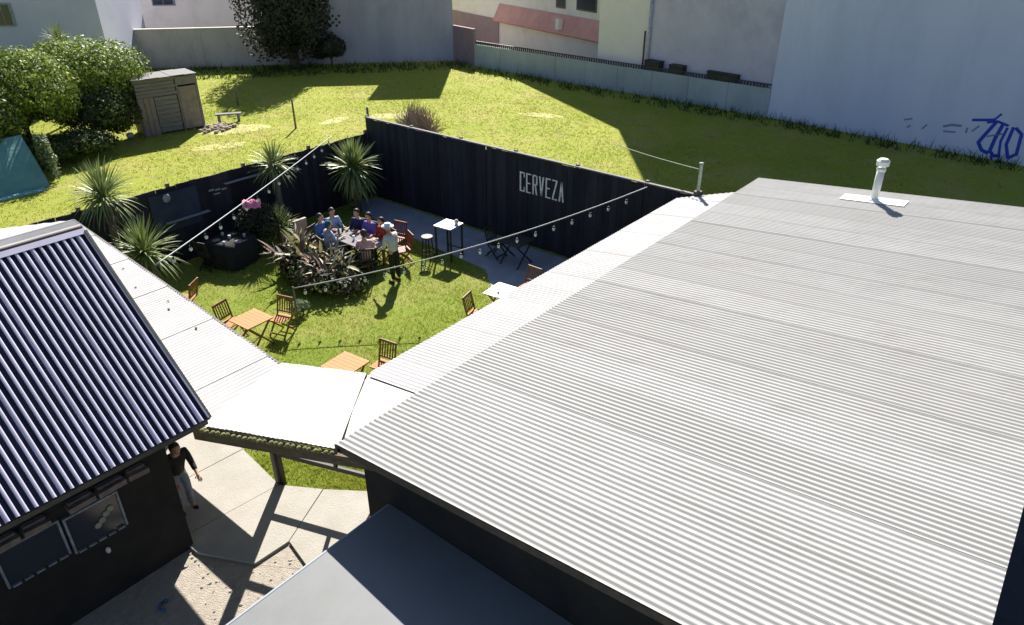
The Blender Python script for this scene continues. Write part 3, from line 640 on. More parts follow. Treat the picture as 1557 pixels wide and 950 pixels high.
tree('shade_bush', 'dark undergrowth directly behind the teal tarpaulin', 'bush', (9.4, 32.6, 0), (1.6, 1.2, .9), .7, 12000, .06, [M['leaf_dark'], M['leaf_b']], 10, 19, .05)
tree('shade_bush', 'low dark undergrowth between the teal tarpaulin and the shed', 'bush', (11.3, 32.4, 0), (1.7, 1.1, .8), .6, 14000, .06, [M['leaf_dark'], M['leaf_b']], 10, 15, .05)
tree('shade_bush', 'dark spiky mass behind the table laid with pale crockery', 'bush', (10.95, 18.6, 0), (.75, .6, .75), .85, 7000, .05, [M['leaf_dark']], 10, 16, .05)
tree('climbing_plant', 'pale grey green climbing plant at the right edge of the teal tarpaulin', 'plant', (9.7, 30.4, 0), (.3, .55, 1.3), .75, 1600, .06, [M['leaf_pale'], M['leaf_b']], 9, 17, .03)
tree('dark_tree', 'tall dark reddish tree in front of the far boundary walls', 'tree', (29.3, 42.0, 0), (2.6, 2.6, 5.6), 4.0, 50000, .12, [M['leaf_dark']], 22, 21, .35)
tree('dark_shrub', 'dark upright shrub right of the dark tree against the old wall', 'shrub', (31.2, 40.6, 0), (1.1, 1.2, 1.1), 1.1, 7000, .1, [M['leaf_dark']], 6, 22, .08)
spiky('small_palm', 'small dark palm head sticking up behind the bright green tree', (14.6, 39.4, 0), 3.7, .9, 90)
# small shrub by the stub pole
tree('small_shrub', 'small dark round shrub on the lawn behind the wooden chairs', 'shrub', (9.15, 14.25, 0), (.34, .34, .25), .22, 700, .035, [M['leaf_b'], M['leaf_pale']], 5, 31, .02)
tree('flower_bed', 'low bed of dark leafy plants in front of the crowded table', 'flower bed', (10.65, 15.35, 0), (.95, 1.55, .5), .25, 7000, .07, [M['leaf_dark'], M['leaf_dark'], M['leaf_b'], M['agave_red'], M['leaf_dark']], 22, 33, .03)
# dead bush behind the fence
t = thing('dead_bush', 'dry purplish leafless bush beyond the black fence', 'bush', (23.3, 24.4, 0)); b = MB()
for i in range(800):
    q = random.uniform(0, 6.28); e = random.uniform(.15, 1.5); L = random.uniform(.6, 1.7); rx = random.uniform(-1.1, 1.1)
    p = Vector((rx*.5, rx, 0)); d = Vector((math.cos(q)*math.cos(e), math.sin(q)*math.cos(e), math.sin(e)*.8)); m_ = p+d*L*.6+Vector((0, 0, .05)); b.tube([p, m_, m_+Vector((d.y, -d.x, d.z+.2))*L*.35], [.016, .012, .005], 4, False)
b.build('twigs', M['twig'], t)

# ------------------------------------------------------------------ the lot: shed, posts, tarp
sh = thing('plank_shed', 'weathered plank shed with a flat roof beside the green trees', 'shed', (14.9, 33.5, 0), math.atan2(-.45, 2.7))
def pl(x0, x1, z0, z1, m, y=0, nm='plank'): MB().bb((x0, y-.03, z0), (x1, y, z1)).build(nm, m, sh)
for i in range(5): pl(.0, 1.75-.05*(i % 2), 1.72+i*.155, 1.72+i*.155+.14, M['wood_grey'], -.02-.012*(i % 2))
for i in range(8): pl(.72, 1.72, .1+i*.2, .1+i*.2+.185, M['wood_grey'], -.01*(i % 2))
for i in range(3): pl(.05+i*.22, .05+i*.22+.2, 0, 1.7, M['wood_tan'], -.015*(i % 2))
pl(1.85, 2.62, .1, 2.0, M['wood_tan'], -.03, 'door'); pl(1.76, 1.84, 0, 2.5, M['wood_grey'], -.02, 'door_post'); pl(2.64, 2.74, 0, 2.5, M['wood_grey'], -.02, 'door_post'); pl(1.76, 2.74, 2.08, 2.45, M['wood_grey'], -.035, 'lintel')
MB().bb((0, 0, 0), (.05, 1.2, 2.45)).build('side_wall', M['wood_grey'], sh); MB().bb((2.69, 0, 0), (2.74, 1.2, 2.45)).build('side_wall', M['wood_tan'], sh); MB().bb((.05, 1.15, 0), (2.69, 1.2, 2.45)).build('back_wall', M['wood_grey'], sh)
for i in range(5): MB().box((-.1+.3+i*.56, 0.5, 2.53+.012*(i % 2)), (.59, 1.5, .03)).build('roof_board', M['wood_grey'], sh)
ob = MB().ell((0, 0, .14), (.18, .15, .14), 10, 6).build('white_bucket', M['ceramic'], None, True); ob.location = (14.4, 33.9, 0); tag(ob, 'small whitish bucket in the shade left of the shed', 'bucket')
def fpost(x, y, h, label, lean=(0, 0), r=.05):
    b = MB(); b.tube([(0, 0, 0), (lean[0]/2, lean[1]/2, h/2), (lean[0], lean[1], h)], [r, r*.9, r*.85], 8); o = b.build('fence_post', M['post_wood'], None, True); o.location = (x, y, 0); tag(o, label, 'post', 'old posts standing in the empty lot')
fpost(20.17, 29.53, 1.35, 'thin grey post alone on the sunlit grass left of the fence corner')
fpost(16.75, 20.1, 3.0, 'tall thin post at the outer corner of the black fences')
fpost(21.1, 35.79, 1.0, 'short dark post in the shade right of the shed')
b = MB(); b.box((0, 0, .38), (1.2, .3, .06)); b.box((-.45, 0, .18), (.12, .25, .36)); b.box((.45, 0, .18), (.12, .25, .36)); o = b.build('plank_bench', M['wood_grey']); o.location = (18.9, 33.1, 0); o.rotation_euler = (0, 0, -.6); tag(o, 'low plank bench on the shaded grass right of the shed', 'bench')
b = MB()
for i in range(70):
    s_ = random.uniform(.04, .16); b.ell((random.gauss(0, .5), random.gauss(0, .35), s_*.5), (s_, s_*.8, s_*.6), 6, 4, lambda d: 1+.3*noise.noise(d*3+Vector((i, 0, 0))))
o = b.build('rubble_heap', M['rubble'], kind='stuff'); o.location = (18.0, 32.3, 0); tag(o, 'heap of pale rubble and broken stones at the foot of the shed', 'rubble')
# teal tarp: a draped sheet
tp = thing('teal_tarpaulin', 'teal tarpaulin hung as a low tent at the left edge below the bushes', 'tarpaulin', (8.0, 30.0, 0)); b = MB(); n = 14; vs = []
for i in range(n+1):
    for j in range(n+1):
        s, t2 = i/n, j/n; x = -2.2+3.5*s; y = 1.1-1.4*t2; z = (1.45+.35*s*(1-.3*s))*(1-t2)**.8+.05*math.sin(s*17)*t2+.02; vs.append((x, y+.06*math.sin(s*9), z))
b.add(vs, [(i*(n+1)+j, (i+1)*(n+1)+j, (i+1)*(n+1)+j+1, i*(n+1)+j+1) for i in range(n) for j in range(n)]); b.build('sheet', M['teal'], tp, True)
b = MB(); b.tube([(-2.2, 1.1, 0), (-2.2, 1.1, 1.45)], .03, 6); b.tube([(1.3, 1.1, 0), (1.3, 1.1, 1.7)], .03, 6); b.build('poles', M['post_wood'], tp)
b = MB(); b.box((.25, -.45, .03), (1.6, .35, .05)); b.build('folded_edge', mat('pale teal', (.25, .48, .46), .6, (.15, .35, .36), 4), tp)

# ------------------------------------------------------------------ far walls and buildings
def wall_run(nm, label, p0, p1, h, th, m, pw, bw=.02, coping=None, cat='wall'):
    t = thing(nm, label, cat, (*p0, 0)); d = Vector((p1[0]-p0[0], p1[1]-p0[1], 0)); L = d.length; d.normalize(); rz = math.atan2(d.y, d.x); t.rotation_euler = (0, 0, rz)
    n = max(1, round(L/pw)); w_ = L/n; me = MB().box((0, 0, h/2), (w_-bw, th, h)).mesh('panel', m)
    for i in range(n): link('wall_panel', me, t, loc=((i+.5)*w_, random.uniform(-.012, .012), random.uniform(-.01, .01)))
    if coping: MB().bb((0, -th/2-.04, h+.012), (L, th/2+.04, h+.08)).build('coping', coping, t)
    return t, L
lwt, LL = wall_run('low_boundary_wall', 'long low precast wall with a toothed dark rail on top across the back of the lot', (37.45, 33.4), (36.35, 13.0), 1.38, .18, M['low_wall'], 2.3)
b = MB(); x = .1
while x < LL-.1:
    b.box((x, 0, 1.46), (.07, .06, .16)); x += .17
b.build('balusters', M['dark_trim'], lwt, kind='stuff'); MB().bb((0, -.05, 1.54), (LL, .05, 1.585)).build('top_rail', M['dark_trim'], lwt)
wall_run('beige_boundary_wall', 'beige rendered boundary wall at the back left of the lot', (15.0, 56.7), (29.7, 43.9), 2.35, .22, M['beige_wall'], 5, .01, M['cream'])
wall_run('link_wall', 'short dull pink wall joining the old grey wall to the low wall', (38.0, 35.9), (37.5, 33.5), 2.3, .2, M['pink_wall'], 3, .01)
w2, L2 = wall_run('old_rendered_wall', 'high old grey wall of uneven panels with pierced blocks behind the dark tree', (29.7, 43.9), (38.0, 35.9), 6.0, .25, M['block_wall'], 1.9, .006)
MB().bb((7.6, -.10, 6.0), (L2, .10, 9.2)).build('shadow_step', M['block_wall'], w2); MB().bb((0, .13, 0), (L2, .3, 6.0)).build('backing', M['block_wall'], w2)  # unseen taller stretch, added to throw the longer shadow patch
bm = MB().box((0, 0, 0), (.15, .05, .15)); me = bm.mesh('pierced_block', M['dark_trim'])
for (cx_, z0, nx, nz) in ((1.0, 2.3, 4, 4), (1.0, 1.7, 3, 2), (3.05, 2.4, 6, 4), (3.1, 1.55, 4, 3)):
    for i in range(nx):
        for j in range(nz):
            if (i+j) % 2: continue
            link('pierced_block', me, w2, loc=(cx_+i*.2, .13*-1, z0+j*.2), rot=(0, .785, 0))
# tall pale wall on the right
tb = thing('pale_blue_building', 'tall windowless pale blue building filling the upper right, with blue graffiti', 'building', (36.3, 13.0, 0))
tang = math.atan2(2.1-13.0, 35.17-36.3); tb.rotation_euler = (0, 0, tang)
MB().bb((0, 0, 0), (30, .3, 16)).build('facade', M['tall_wall'], tb); MB().bb((0, .3, 0), (.3, 10, 16)).build('side_wall', M['tall_wall'], tb)
MB().bb((.3, 9.7, 0), (30, 10, 16)).build('rear_wall', M['tall_wall'], tb); MB().bb((29.7, .3, 0), (30, 9.7, 16)).build('end_wall', M['tall_wall'], tb); MB().bb((-.05, -.05, 16), (30.05, 10.05, 16.2)).build('roof', M['grey_roof'], tb)
# graffiti strokes: flat ribbons on the facade (x along wall, z up)
def gx(w_): return (13.0-w_)/math.cos(math.atan2(1.13, 10.9))
def strokes(lst, m, nm='graffiti'):
    b = MB()
    for pts, wd in lst:
        for i in range(len(pts)-1):
            (x0, z0), (x1, z1) = pts[i], pts[i+1]; d = Vector((x1-x0, 0, z1-z0)); n = Vector((-d.z, 0, d.x)).normalized()*wd*.7; a = Vector((x0, -.006-.001*i, z0)); c = Vector((x1, -.006-.001*i, z1)); e = d.normalized()*wd*.3
            b.add([a-n-e, c-n+e, c+n+e, a+n-e], [(0, 1, 2, 3)])
    b.build(nm, m, tb, kind='stuff' if m is M['graffiti_pale'] else None)
g0 = gx(3.6)
strokes([([(g0+.35, 1.5), (g0+.1, .95), (g0-.05, .6), (g0+.15, .32), (g0+.4, .25)], .10), ([(g0+.05, 1.45), (g0+.4, 1.55), (g0+.8, 1.45)], .07),
         ([(g0+.62, 1.5), (g0+.5, .9), (g0+.45, .35), (g0+.62, .18), (g0+.85, .22)], .10), ([(g0+.8, 1.35), (g0+.72, .8), (g0+.8, .3)], .07),
         ([(g0+1.0, 1.4), (g0+.95, .7), (g0+1.15, .2), (g0+1.4, .4), (g0+1.35, 1.2), (g0+1.1, 1.4)], .09), ([(g0+.3, 1.65), (g0+.45, 1.85)], .06),
         ([(g0-.5, 1.45), (g0-.1, 1.52), (g0+.3, 1.6)], .08), ([(g0+.55, .15), (g0+.62, -.0)], .06)], M['graffiti'])
strokes([([(g0-1.5, 1.0), (g0-1.2, 1.12), (g0-.85, 1.14)], .07), ([(g0-1.45, .8), (g0-1.0, .85)], .05), ([(g0-2.3, .75), (g0-2.15, .95)], .05), ([(g0-3.1, 1.0), (g0-2.8, 1.1)], .05), ([(g0-2.9, .7), (g0-2.8, .8)], .05),
         ([(g0-.6, 1.1), (g0-.6, .9)], .05), ([(g0-.4, 1.0), (g0-.2, 1.25)], .05), ([(g0+.2, .9), (g0+.7, 1.1)], .05)], M['graffiti_pale'])
# middle tall building behind the low wall
mb = thing('tall_plain_building', 'tall plain building behind the low wall, its light fade painted as white at left and grey at right', 'building', (37.6, 24.0, 0)); mb.rotation_euler = (0, 0, tang)
MB().bb((0, 0, 0), (3.6, .3, 21)).build('bright_facade', M['white_wall'], mb); MB().bb((3.6, .01, 0), (11.3, .3, 21)).build('dim_facade', M['dim_wall'], mb)  # white to grey split puts the facade's reflected light fade into colour
MB().bb((0, .3, 0), (.3, 8, 21)).build('side_wall', M['white_wall'], mb); MB().bb((.3, 7.7, 0), (11.3, 8, 21)).build('rear_wall', M['dim_wall'], mb); MB().bb((-.05, -.05, 21), (11.35, 8.05, 21.2)).build('roof', M['grey_roof'], mb)
b = MB(); b.tube([(3.55, -.1, 0), (3.55, -.1, 5.5)], .09, 10); o = b.build('drain_pipe', M['ceramic'], mb, True); b = MB(); b.tube([(3.25, -.06, 1.0), (3.25, -.06, 3.3)], .04, 8); b.build('cable_pipe', M['dark_trim'], mb, True)
b = MB(); b.bb((2.6, -.2, 2.0), (3.1, -.05, 2.03)); 
for i, (yy, ww, hh) in enumerate(((19.9, .95, .55), (18.4, .85, .5), (15.7, 1.75, .5))):
    b = MB(); b.box((0, 0, hh/2), (ww, .45, hh)); b.box((0, 0, hh+.02), (ww+.05, .5, .04)); o = b.build('dark_tank', M['wood_blackish']); xx = 36.35+1.1*(yy-13)/20.4; o.location = (xx+.2, yy, 1.3 if i < 2 else 1.25); o.rotation_euler = (0, 0, tang)
    tag(o, ['dark box on the low wall just left of the drain pipe', 'middle dark box on the low wall just right of the drain pipe', 'widest dark box on the low wall near the tall blue building'][i], 'box', 'dark boxes on the low wall')
    b = MB(); b.bb((-ww/2, -.2, -1.3), (-ww/2+.06, .2, 0)); b.bb((ww/2-.06, -.2, -1.3), (ww/2, .2, 0))
b = MB(); b.tube([(0, 0, 0), (0, -.12, .04)], [.12, .15], 12); b.tube([(0, 0, 0), (0, .3, -.05)], .03, 6); o = b.build('wall_lamp', M['bulb'], None, True); o.location = (37.5, 15.95, 2.6); o.rotation_euler = (0, 0, tang); tag(o, 'round pale lamp on the grey facade above the widest dark box', 'lamp')
# salmon roofed house further back
ph_ = thing('salmon_roofed_house', 'white house behind the low wall with a salmon coloured roof band and an unseen top shaped for its shadow', 'house', (40.3, 24.9, 0)); ang_p = math.atan2(35.9-24.6, 41.8-38.2); ph_.rotation_euler = (0, 0, ang_p)
b = MB(); b.prism([(-.3, 0), (22, 0), (22, 4.6), (12, 7.6), (-.3, 12.4)], .02, 5); b.v = [(v[0], -v[2], v[1]) for v in b.v]; b.build('wall', M['white_wall'], ph_)  # unseen sloping top, raised to lengthen the shadow on the lot
b = MB(); vs = []
b.add([(-.2, .62, 2.0), (12.6, .62, 2.0), (12.6, .02, 3.1), (-.2, .02, 3.1), (-.2, .55, 1.9), (12.6, .55, 1.9), (12.6, .0, 2.0), (-.2, .0, 2.0)], [(3, 2, 1, 0), (0, 1, 5, 4), (4, 5, 6, 7), (0, 4, 7, 3), (1, 2, 6, 5)]); b.build('roof', M['pink_roof'], ph_)
MB().bb((12.7, 0, 0), (21.9, .06, 2.0)).build('pink_wall', M['pink_wall'], ph_)
for (x0, x1, z0, z1) in ((1.4, 3.4, 3.5, 4.6), (4.6, 5.6, 3.45, 4.5)):
    o = MB().bb((x0, 0, z0), (x1, .05, z1)).build('window', M['frame_wood'], ph_); MB().bb((x0+.1, .05, z0+.1), (x1-.1, .07, z1-.1)).build('pane', M['glass'], o)
o = MB().bb((4.2, .5, 2.25), (4.6, .8, 2.9)).build('vent_stack', M['white_wall'], ph_)
# lilac house at the far left and a cream one beside it
def far_house(nm, label, x, y, rz, L, D, h, m, wins, cat='house'):
    t = thing(nm, label, cat, (x, y, 0), rz); MB().bb((0, 0, 0), (L, D, h)).build('wall', m, t); MB().bb((-.2, -.2, h), (L+.2, D+.2, h+.15)).build('roof', M['grey_roof'], t)
    for (x0, x1, z0, z1) in wins:
        o = MB().bb((x0, -.06, z0), (x1, 0, z1)).build('window', M['frame_pale'], t)
        n = 2
        for i in range(n):
            a = x0+.08+(x1-x0-.16)*i/n; c_ = a+(x1-x0-.16)/n-.06; MB().bb((a, -.075, z0+.08), (c_, -.06, z1-.08)).build('pane', M['glass'], o)
    return t
far_house('lilac_house', 'pale lilac house with a dark window behind the green trees', 0.0, 63.0, -.73, 26.0, 8, 7, M['blue_white'], [(19.2, 20.3, 3.4, 4.6), (20.6, 21.6, 3.4, 4.6)])
far_house('cream_house', 'cream house front glowing above the beige boundary wall', 21.5, 62.0, -.76, 22, 8, 7, M['white_wall'], [(3.5, 5.3, 3.0, 4.3), (8.6, 10.2, 3.0, 4.3)])

# ------------------------------------------------------------------ furniture
def table(nm, label, loc, rz, m=None, mt=None, size=.72, h=.74, leg=.025, cross=True, group=None):
    t = thing(nm, label, 'table', loc, rz, group); s = size/2; b = MB(); n = 7; w_ = size/n
    for i in range(n): b.bb((-s+i*w_, -s, h-.025), (-s+(i+1)*w_-.006, s, h))
    b.bb((-s+.03, -s+.05, h-.06), (s-.03, -s+.09, h-.026)); b.bb((-s+.03, s-.09, h-.06), (s-.03, s-.05, h-.026)); b.build('table_top', mt or M['wood'], t)
    for sx in (-1, 1):
        for sy in (-1, 1):
            a = (sx*(s-.05), sy*(s-.08), 0); c = ((-sx if cross else sx)*(s-.08), sy*(s-.08-(.03 if sx > 0 else 0)), h-.06)
            b = MB(); b.bar(a, c, leg, .04); b.build('leg', m or M['wood_dark'], t)
    return t
def chair(nm, label, loc, rz, m=None, ms=None, group='folding wooden chairs in the garden', h=.92, arms=False):
    t = thing(nm, label, 'chair', loc, rz, group); m = m or M['wood_dark']
    b = MB()
    for i in range(6): b.bb((-.2, -.19+i*.066, .43), (.2, -.19+i*.066+.055, .45))
    b.build('seat', ms or M['wood'], t)
    for sx in (-1, 1):
        b = MB(); b.bar((sx*.21, .25, 0), (sx*.21, -.16, .45), .025, .035); b.bar((sx*.21, -.16, .45), (sx*.21, -.27, h), .025, .035); b.build('back_frame', m, t)
        b = MB(); b.bar((sx*.185, -.26, 0), (sx*.185, .18, .43), .025, .035); b.build('leg', m, t)
    MB().bar((-.185, -.2, .12), (.185, -.2, .12), .02, .03).build('stretcher', m, t); MB().bar((-.2, .2, .1), (.2, .2, .1), .02, .03).build('stretcher', m, t)
    b = MB(); b.bar((-.2, -.265, h-.03), (.2, -.265, h-.03), .02, .06); b.bar((-.2, -.18, .54), (.2, -.18, .54), .02, .045)
    for i in range(5): x = -.14+i*.07; b.bar((x, -.18, .55), (x, -.262, h-.05), .03, .012)
    b.build('backrest', m, t)
    return t
tA = table('wooden_table', 'square orange wooden folding table on the lawn nearest the left white roof', (7.55, 13.9, 0), .05)
chair0 = chair('wooden_chair', 'dark slatted chair left of the first orange table, half behind it', (7.42, 14.62, 0), PI+.25)
copy_tree(chair0, 'upright slatted chair at the right of the first orange table', (8.28, 13.87, 0), PI/2+.3)
copy_tree(chair0, 'slatted chair facing the orange table by the bright canopy', (8.42, 10.42, 0), PI/2+.15)
copy_tree(chair0, 'slatted chair on the sunlit lawn left of the glaring white table', (11.42, 10.35, 0), -PI/2-1.3)
copy_tree(chair0, 'slatted chair in shade right of the glaring white table', (13.35, 10.25, 0), PI/2)
copy_tree(chair0, 'slatted chair peeking out beside the left white roof edge', (7.42, 16.6, 0), .6)
copy_tree(tA, 'orange wooden table partly hidden behind the bright canopy', (7.68, 10.7, 0), .1)
table('bright_table', 'glaring white table top beside the right white roof edge', (12.3, 10.25, 0), .1, None, M['white_top'])
# dark bar furniture
def bar_table(label, loc, s=.62, h=1.05, top=None):
    t = thing('high_table', label, 'table', loc, .1); MB().bb((-s/2, -s/2, h-.03), (s/2, s/2, h)).build('table_top', top or M['white_top'], t)
    for sx in (-1, 1):
        for sy in (-1, 1): MB().bar((sx*(s/2-.04), sy*(s/2-.04), 0), (sx*(s/2-.04), sy*(s/2-.04), h-.03), .045, .045).build('leg', M['wood_blackish'], t)
    for sx in (-1, 1): MB().bar((sx*(s/2-.04), -s/2+.04, .25), (sx*(s/2-.04), s/2-.04, .25), .03, .03).build('stretcher', M['wood_blackish'], t)
    return t
bar_table('high table with white top and black legs at the edge of the patio', (14.1, 13.8, 0))
def stool(label, loc):
    t = thing('bar_stool', label, 'stool', loc, .3, 'black bar stools on the patio'); b = MB(); b.tube([(0, 0, .72), (0, 0, .76)], .17, 14); b.build('seat', M['wood_blackish'], t)
    for i in range(4):
        q = PI/4+i*PI/2; MB().bar((.2*math.cos(q), .2*math.sin(q), 0), (.12*math.cos(q), .12*math.sin(q), .72), .03, .03).build('leg', M['wood_blackish'], t)
    b = MB(); b.tube([(.175*math.cos(a), .175*math.sin(a), .25) for a in np.linspace(0, 6.28, 17)], .012, 6, False); b.build('foot_ring', M['wood_blackish'], t); return t
st0 = stool('black stool left of the white topped high table', (13.55, 14.15, 0))
b = MB(); b.ell((0, 0, .07), (.07, .07, .08), 10, 6); o = b.build('white_jug', M['ceramic'], None, True); o.location = (14.25, 13.62, 1.05); tag(o, 'small pale jug on the right side of the high table', 'jug')
dt = table('dark_table', 'dark square table in the shade beside the lettered fence', (15.0, 12.0, 0), 0, M['wood_blackish'], M['wood_blackish'], .8)
dc = chair('dark_chair', 'black chair left of the dark table by the fence', (15.0, 12.75, 0), PI, M['wood_blackish'], M['wood_blackish'], 'black chairs in the fence shade')
# laid table in the shade of the left yuccas
dl = copy_tree(dt, 'dark table laid with pale crockery in the left of the garden', (9.85, 18.45, 0), .3)
dl.scale = (1.25, 1.25, 1)
b = MB(); n = 48; vs = []
for i in range(n):
    q = 2*PI*i/n; sx, sy = math.cos(q), math.sin(q); k_ = .52/max(abs(sx), abs(sy)); f_ = 1+.05*math.sin(q*9)
    vs += [(sx*k_, sy*k_, .746), (sx*(k_+.03)*f_, sy*(k_+.03)*f_, .4), (sx*(k_+.07)*f_, sy*(k_+.07)*f_, .06)]
b.add(vs, [(3*i+j, 3*((i+1) % n)+j, 3*((i+1) % n)+j+1, 3*i+j+1) for i in range(n) for j in range(2)]+[tuple(3*i for i in range(n-1, -1, -1))])
o = b.build('table_shade_skirt', M['c_black'], None, True); o.location = (9.85, 18.45, 0); o.rotation_euler = (0, 0, .3); tag(o, 'added black skirt standing in for the shade under the table laid with pale crockery', 'shade skirt')  # black sheet put in for the dark shade beneath the table
spots = [(-.25, -.2), (-.22, .15), (0, .25), (.22, .2), (.25, -.15), (.02, -.28), (.0, 0)]
for i, (x, y) in enumerate(spots):
    b = MB()
    if i % 2: b.tube([(0, 0, 0), (0, 0, .012)], [.07, .12], 14); nm, lb, ct = 'plate', 'pale plate on the dark laid table, ' + ['', 'back left', '', 'back right', '', 'front middle', ''][i], 'plate'
    else: b.tube([(0, 0, 0), (0, 0, .11)], [.035, .045], 12); nm, lb, ct = 'cup', 'pale cup on the dark laid table, ' + ['front left', '', 'rear edge', '', 'right edge', '', 'centre'][i], 'cup'
    o = b.build(nm, M['ceramic'], None, True); o.location = (9.85+x*1.4, 18.45+y*1.4, .747); tag(o, lb, ct, 'crockery on the dark laid table')
lc = copy_tree(dc, 'black chair on the left of the dark laid table', (9.2, 18.6, 0), -PI/2+.3); lc2 = copy_tree(dc, 'black chair on the right of the dark laid table', (10.7, 18.7, 0), PI/2+.2)
pk = MB(); n = 8; vs = []
for i in range(n+1):
    for j in range(n+1):
        s, t2 = i/n-.5, j/n-.5; vs.append((s*.5, t2*.42+.03*math.sin(s*12), .18*(1-4*t2*t2)+.03*math.sin(s*15+t2*8)))
pk.add(vs, [(i*(n+1)+j, (i+1)*(n+1)+j, (i+1)*(n+1)+j+1, i*(n+1)+j+1) for i in range(n) for j in range(n)]); o = pk.build('pink_cloth', M['pink'], None, True); o.location = (10.72, 18.42, 1.50); o.rotation_euler = (0, 0, -.6); tag(o, 'hot pink cloth lying on the dark bush under the light cable', 'cloth')
b = MB(); b.tube([(0, 0, 0), (0, 0, .02), (0, 0, .03)], [.17, .19, .14], 16); o = b.build('white_tray', M['white_top'], None, True); o.location = (12.1, 18.35, .42); tag(o, 'small white tray on a stump among the shaded yuccas', 'tray')
b = MB(); b.tube([(0, 0, 0), (0, 0, .42)], [.16, .14], 10); o = b.build('tree_stump', M['bark'], None, True); o.location = (12.1, 18.35, 0); tag(o, 'dark stump holding a white tray among the shaded yuccas', 'stump')

# ------------------------------------------------------------------ people
def skin_obj(name, V, E_, rad, m, roots=(0,), sub=1):
    me = bpy.data.meshes.new(name); me.from_pydata(V, E_, []); o = bpy.data.objects.new(name, me); C.objects.link(o)
    o.modifiers.new('Skin', 'SKIN'); sv = me.skin_vertices[0].data
    for i, r_ in enumerate(rad): sv[i].radius = (r_, r_) if not hasattr(r_, '__len__') else r_; sv[i].use_root = i in roots
    s = o.modifiers.new('Sub', 'SUBSURF'); s.levels = sub; s.render_levels = sub
    dg = bpy.context.evaluated_depsgraph_get(); ev = o.evaluated_get(dg); tm = bpy.data.meshes.new_from_object(ev, depsgraph=dg)
    bpy.data.objects.remove(o); tm.materials.clear(); tm.materials.append(m); tm.polygons.foreach_set('use_smooth', [True]*len(tm.polygons)); return tm
def person(label, loc, rz, pose, top, leg, hairm=None, hat=False, hand_l=None, hand_r=None, bend=0):
    t = thing('person', label, 'person', loc, rz, 'people in the garden')
    if pose == 'sit':
        pel = (0, 0, .52); sp = (0, .02+bend*.2, .74); ch = (0, .05+bend*.6, .93); nk = (0, .06+bend, 1.07); hd = Vector((0, .09+bend*1.2, 1.21))
        hips = [(s*.1, .02, .5) for s in (-1, 1)]; kn = [(s*.13, .43, .49) for s in (-1, 1)]; an = [(s*.13, .42, .09) for s in (-1, 1)]; toe = [(s*.14, .58, .04) for s in (-1, 1)]
        shd = [(s*.17, .05+bend*.8, .99) for s in (-1, 1)]; el = [(s*.23, .14+bend, .74) for s in (-1, 1)]; wr = [hand_l or (-.16, .40, .80), hand_r or (.15, .38, .79)]
    else:
        pel = (0, 0, .95); sp = (0, .01+bend*.3, 1.13); ch = (0, .03+bend, 1.31); nk = (0, .05+bend*1.3, 1.45); hd = Vector((0, .08+bend*1.6, 1.59-bend*.2))
        hips = [(s*.09, 0, .92) for s in (-1, 1)]; kn = [(s*.1, .03, .5) for s in (-1, 1)]; an = [(s*.11, -.02, .09) for s in (-1, 1)]; toe = [(s*.13, .14, .035) for s in (-1, 1)]
        shd = [(s*.18, .03+bend, 1.38) for s in (-1, 1)]; el = [(s*.23, .06+bend, 1.10) for s in (-1, 1)]; wr = [hand_l or (-.2, .28+bend, .98), hand_r or (.2, .26+bend, 1.0)]
    V = [pel, sp, ch, nk, tuple(hd-Vector((0, .02, .06)))]; Rr = [(.13, .11), (.125, .095), (.14, .10), .055, .055]; E_ = [(0, 1), (1, 2), (2, 3), (3, 4)]
    for k in (0, 1):
        b0 = len(V); V += [hips[k], kn[k], an[k], toe[k]]; Rr += [.085, .058, .04, .035]; E_ += [(0, b0), (b0, b0+1), (b0+1, b0+2), (b0+2, b0+3)]
    fing = []
    for k in (0, 1):
        s = -1 if k == 0 else 1; b0 = len(V); e_ = Vector(el[k]); wv = Vector(wr[k]); d = (wv-e_).normalized(); palm = wv+d*.07
        V += [shd[k], el[k], wr[k], tuple(palm)]; Rr += [.055, .042, .028, (.036, .02)]; E_ += [(2, b0), (b0, b0+1), (b0+1, b0+2), (b0+2, b0+3)]
        side = d.cross(Vector((0, 0, 1))).normalized() if abs(d.z) < .95 else Vector((1, 0, 0)); dn_ = Vector((0, 0, -1))
        for q, (off, L) in enumerate(((-.028, .062), (-.010, .075), (.009, .070), (.027, .055))):
            p0 = palm+side*off; fing.append([p0-d*.02, p0+d*L*.5+dn_*.004, p0+d*L*.8+dn_*.02, p0+d*L*.9+dn_*.035])
        th = palm-d*.045-side*s*.02; fing.append([th, th-side*s*.03+d*.02, th-side*s*.04+d*.05])
    me = skin_obj('body', V, E_, Rr, M['skin'])
    bm_ = bmesh.new(); bm_.from_mesh(me); hb = MB()
    for f in fing: hb.tube(f, [.010, .009, .008, .006][:len(f)], 6)
    def hf(d):      # head shaping: jaw narrower, brow, nose
        k = 1.0
        if d.z < -.2: k *= 1-.18*(-d.z-.2)
        if d.y > .93 and -.25 < d.z < .15: k *= 1.16
        if d.y > .5 and abs(d.x) > .2 and 0 < d.z < .3: k *= .95
        return k
    hb.ell(hd, (.078, .098, .118), 18, 14, hf)
    for s in (-1, 1): hb.ell(hd+Vector((s*.08, -.005, -.005)), (.012, .022, .032), 8, 6)
    hb.cur = 1
    for s in (-1, 1): hb.ell(hd+Vector((s*.03, .086, .012)), (.012, .008, .008), 8, 6)
    hb.cur = 2; hb.ell(hd+Vector((0, .086, -.055)), (.024, .008, .007), 8, 5)
    hm = hb.mesh('h', [M['skin'], M['eye'], M['c_red']], True); bm_.from_mesh(hm); nm_ = bpy.data.meshes.new('body'); bm_.to_mesh(nm_); bm_.free()
    for m_ in (M['skin'], M['eye'], M['c_red']): nm_.materials.append(m_)
    link('body', nm_, t)
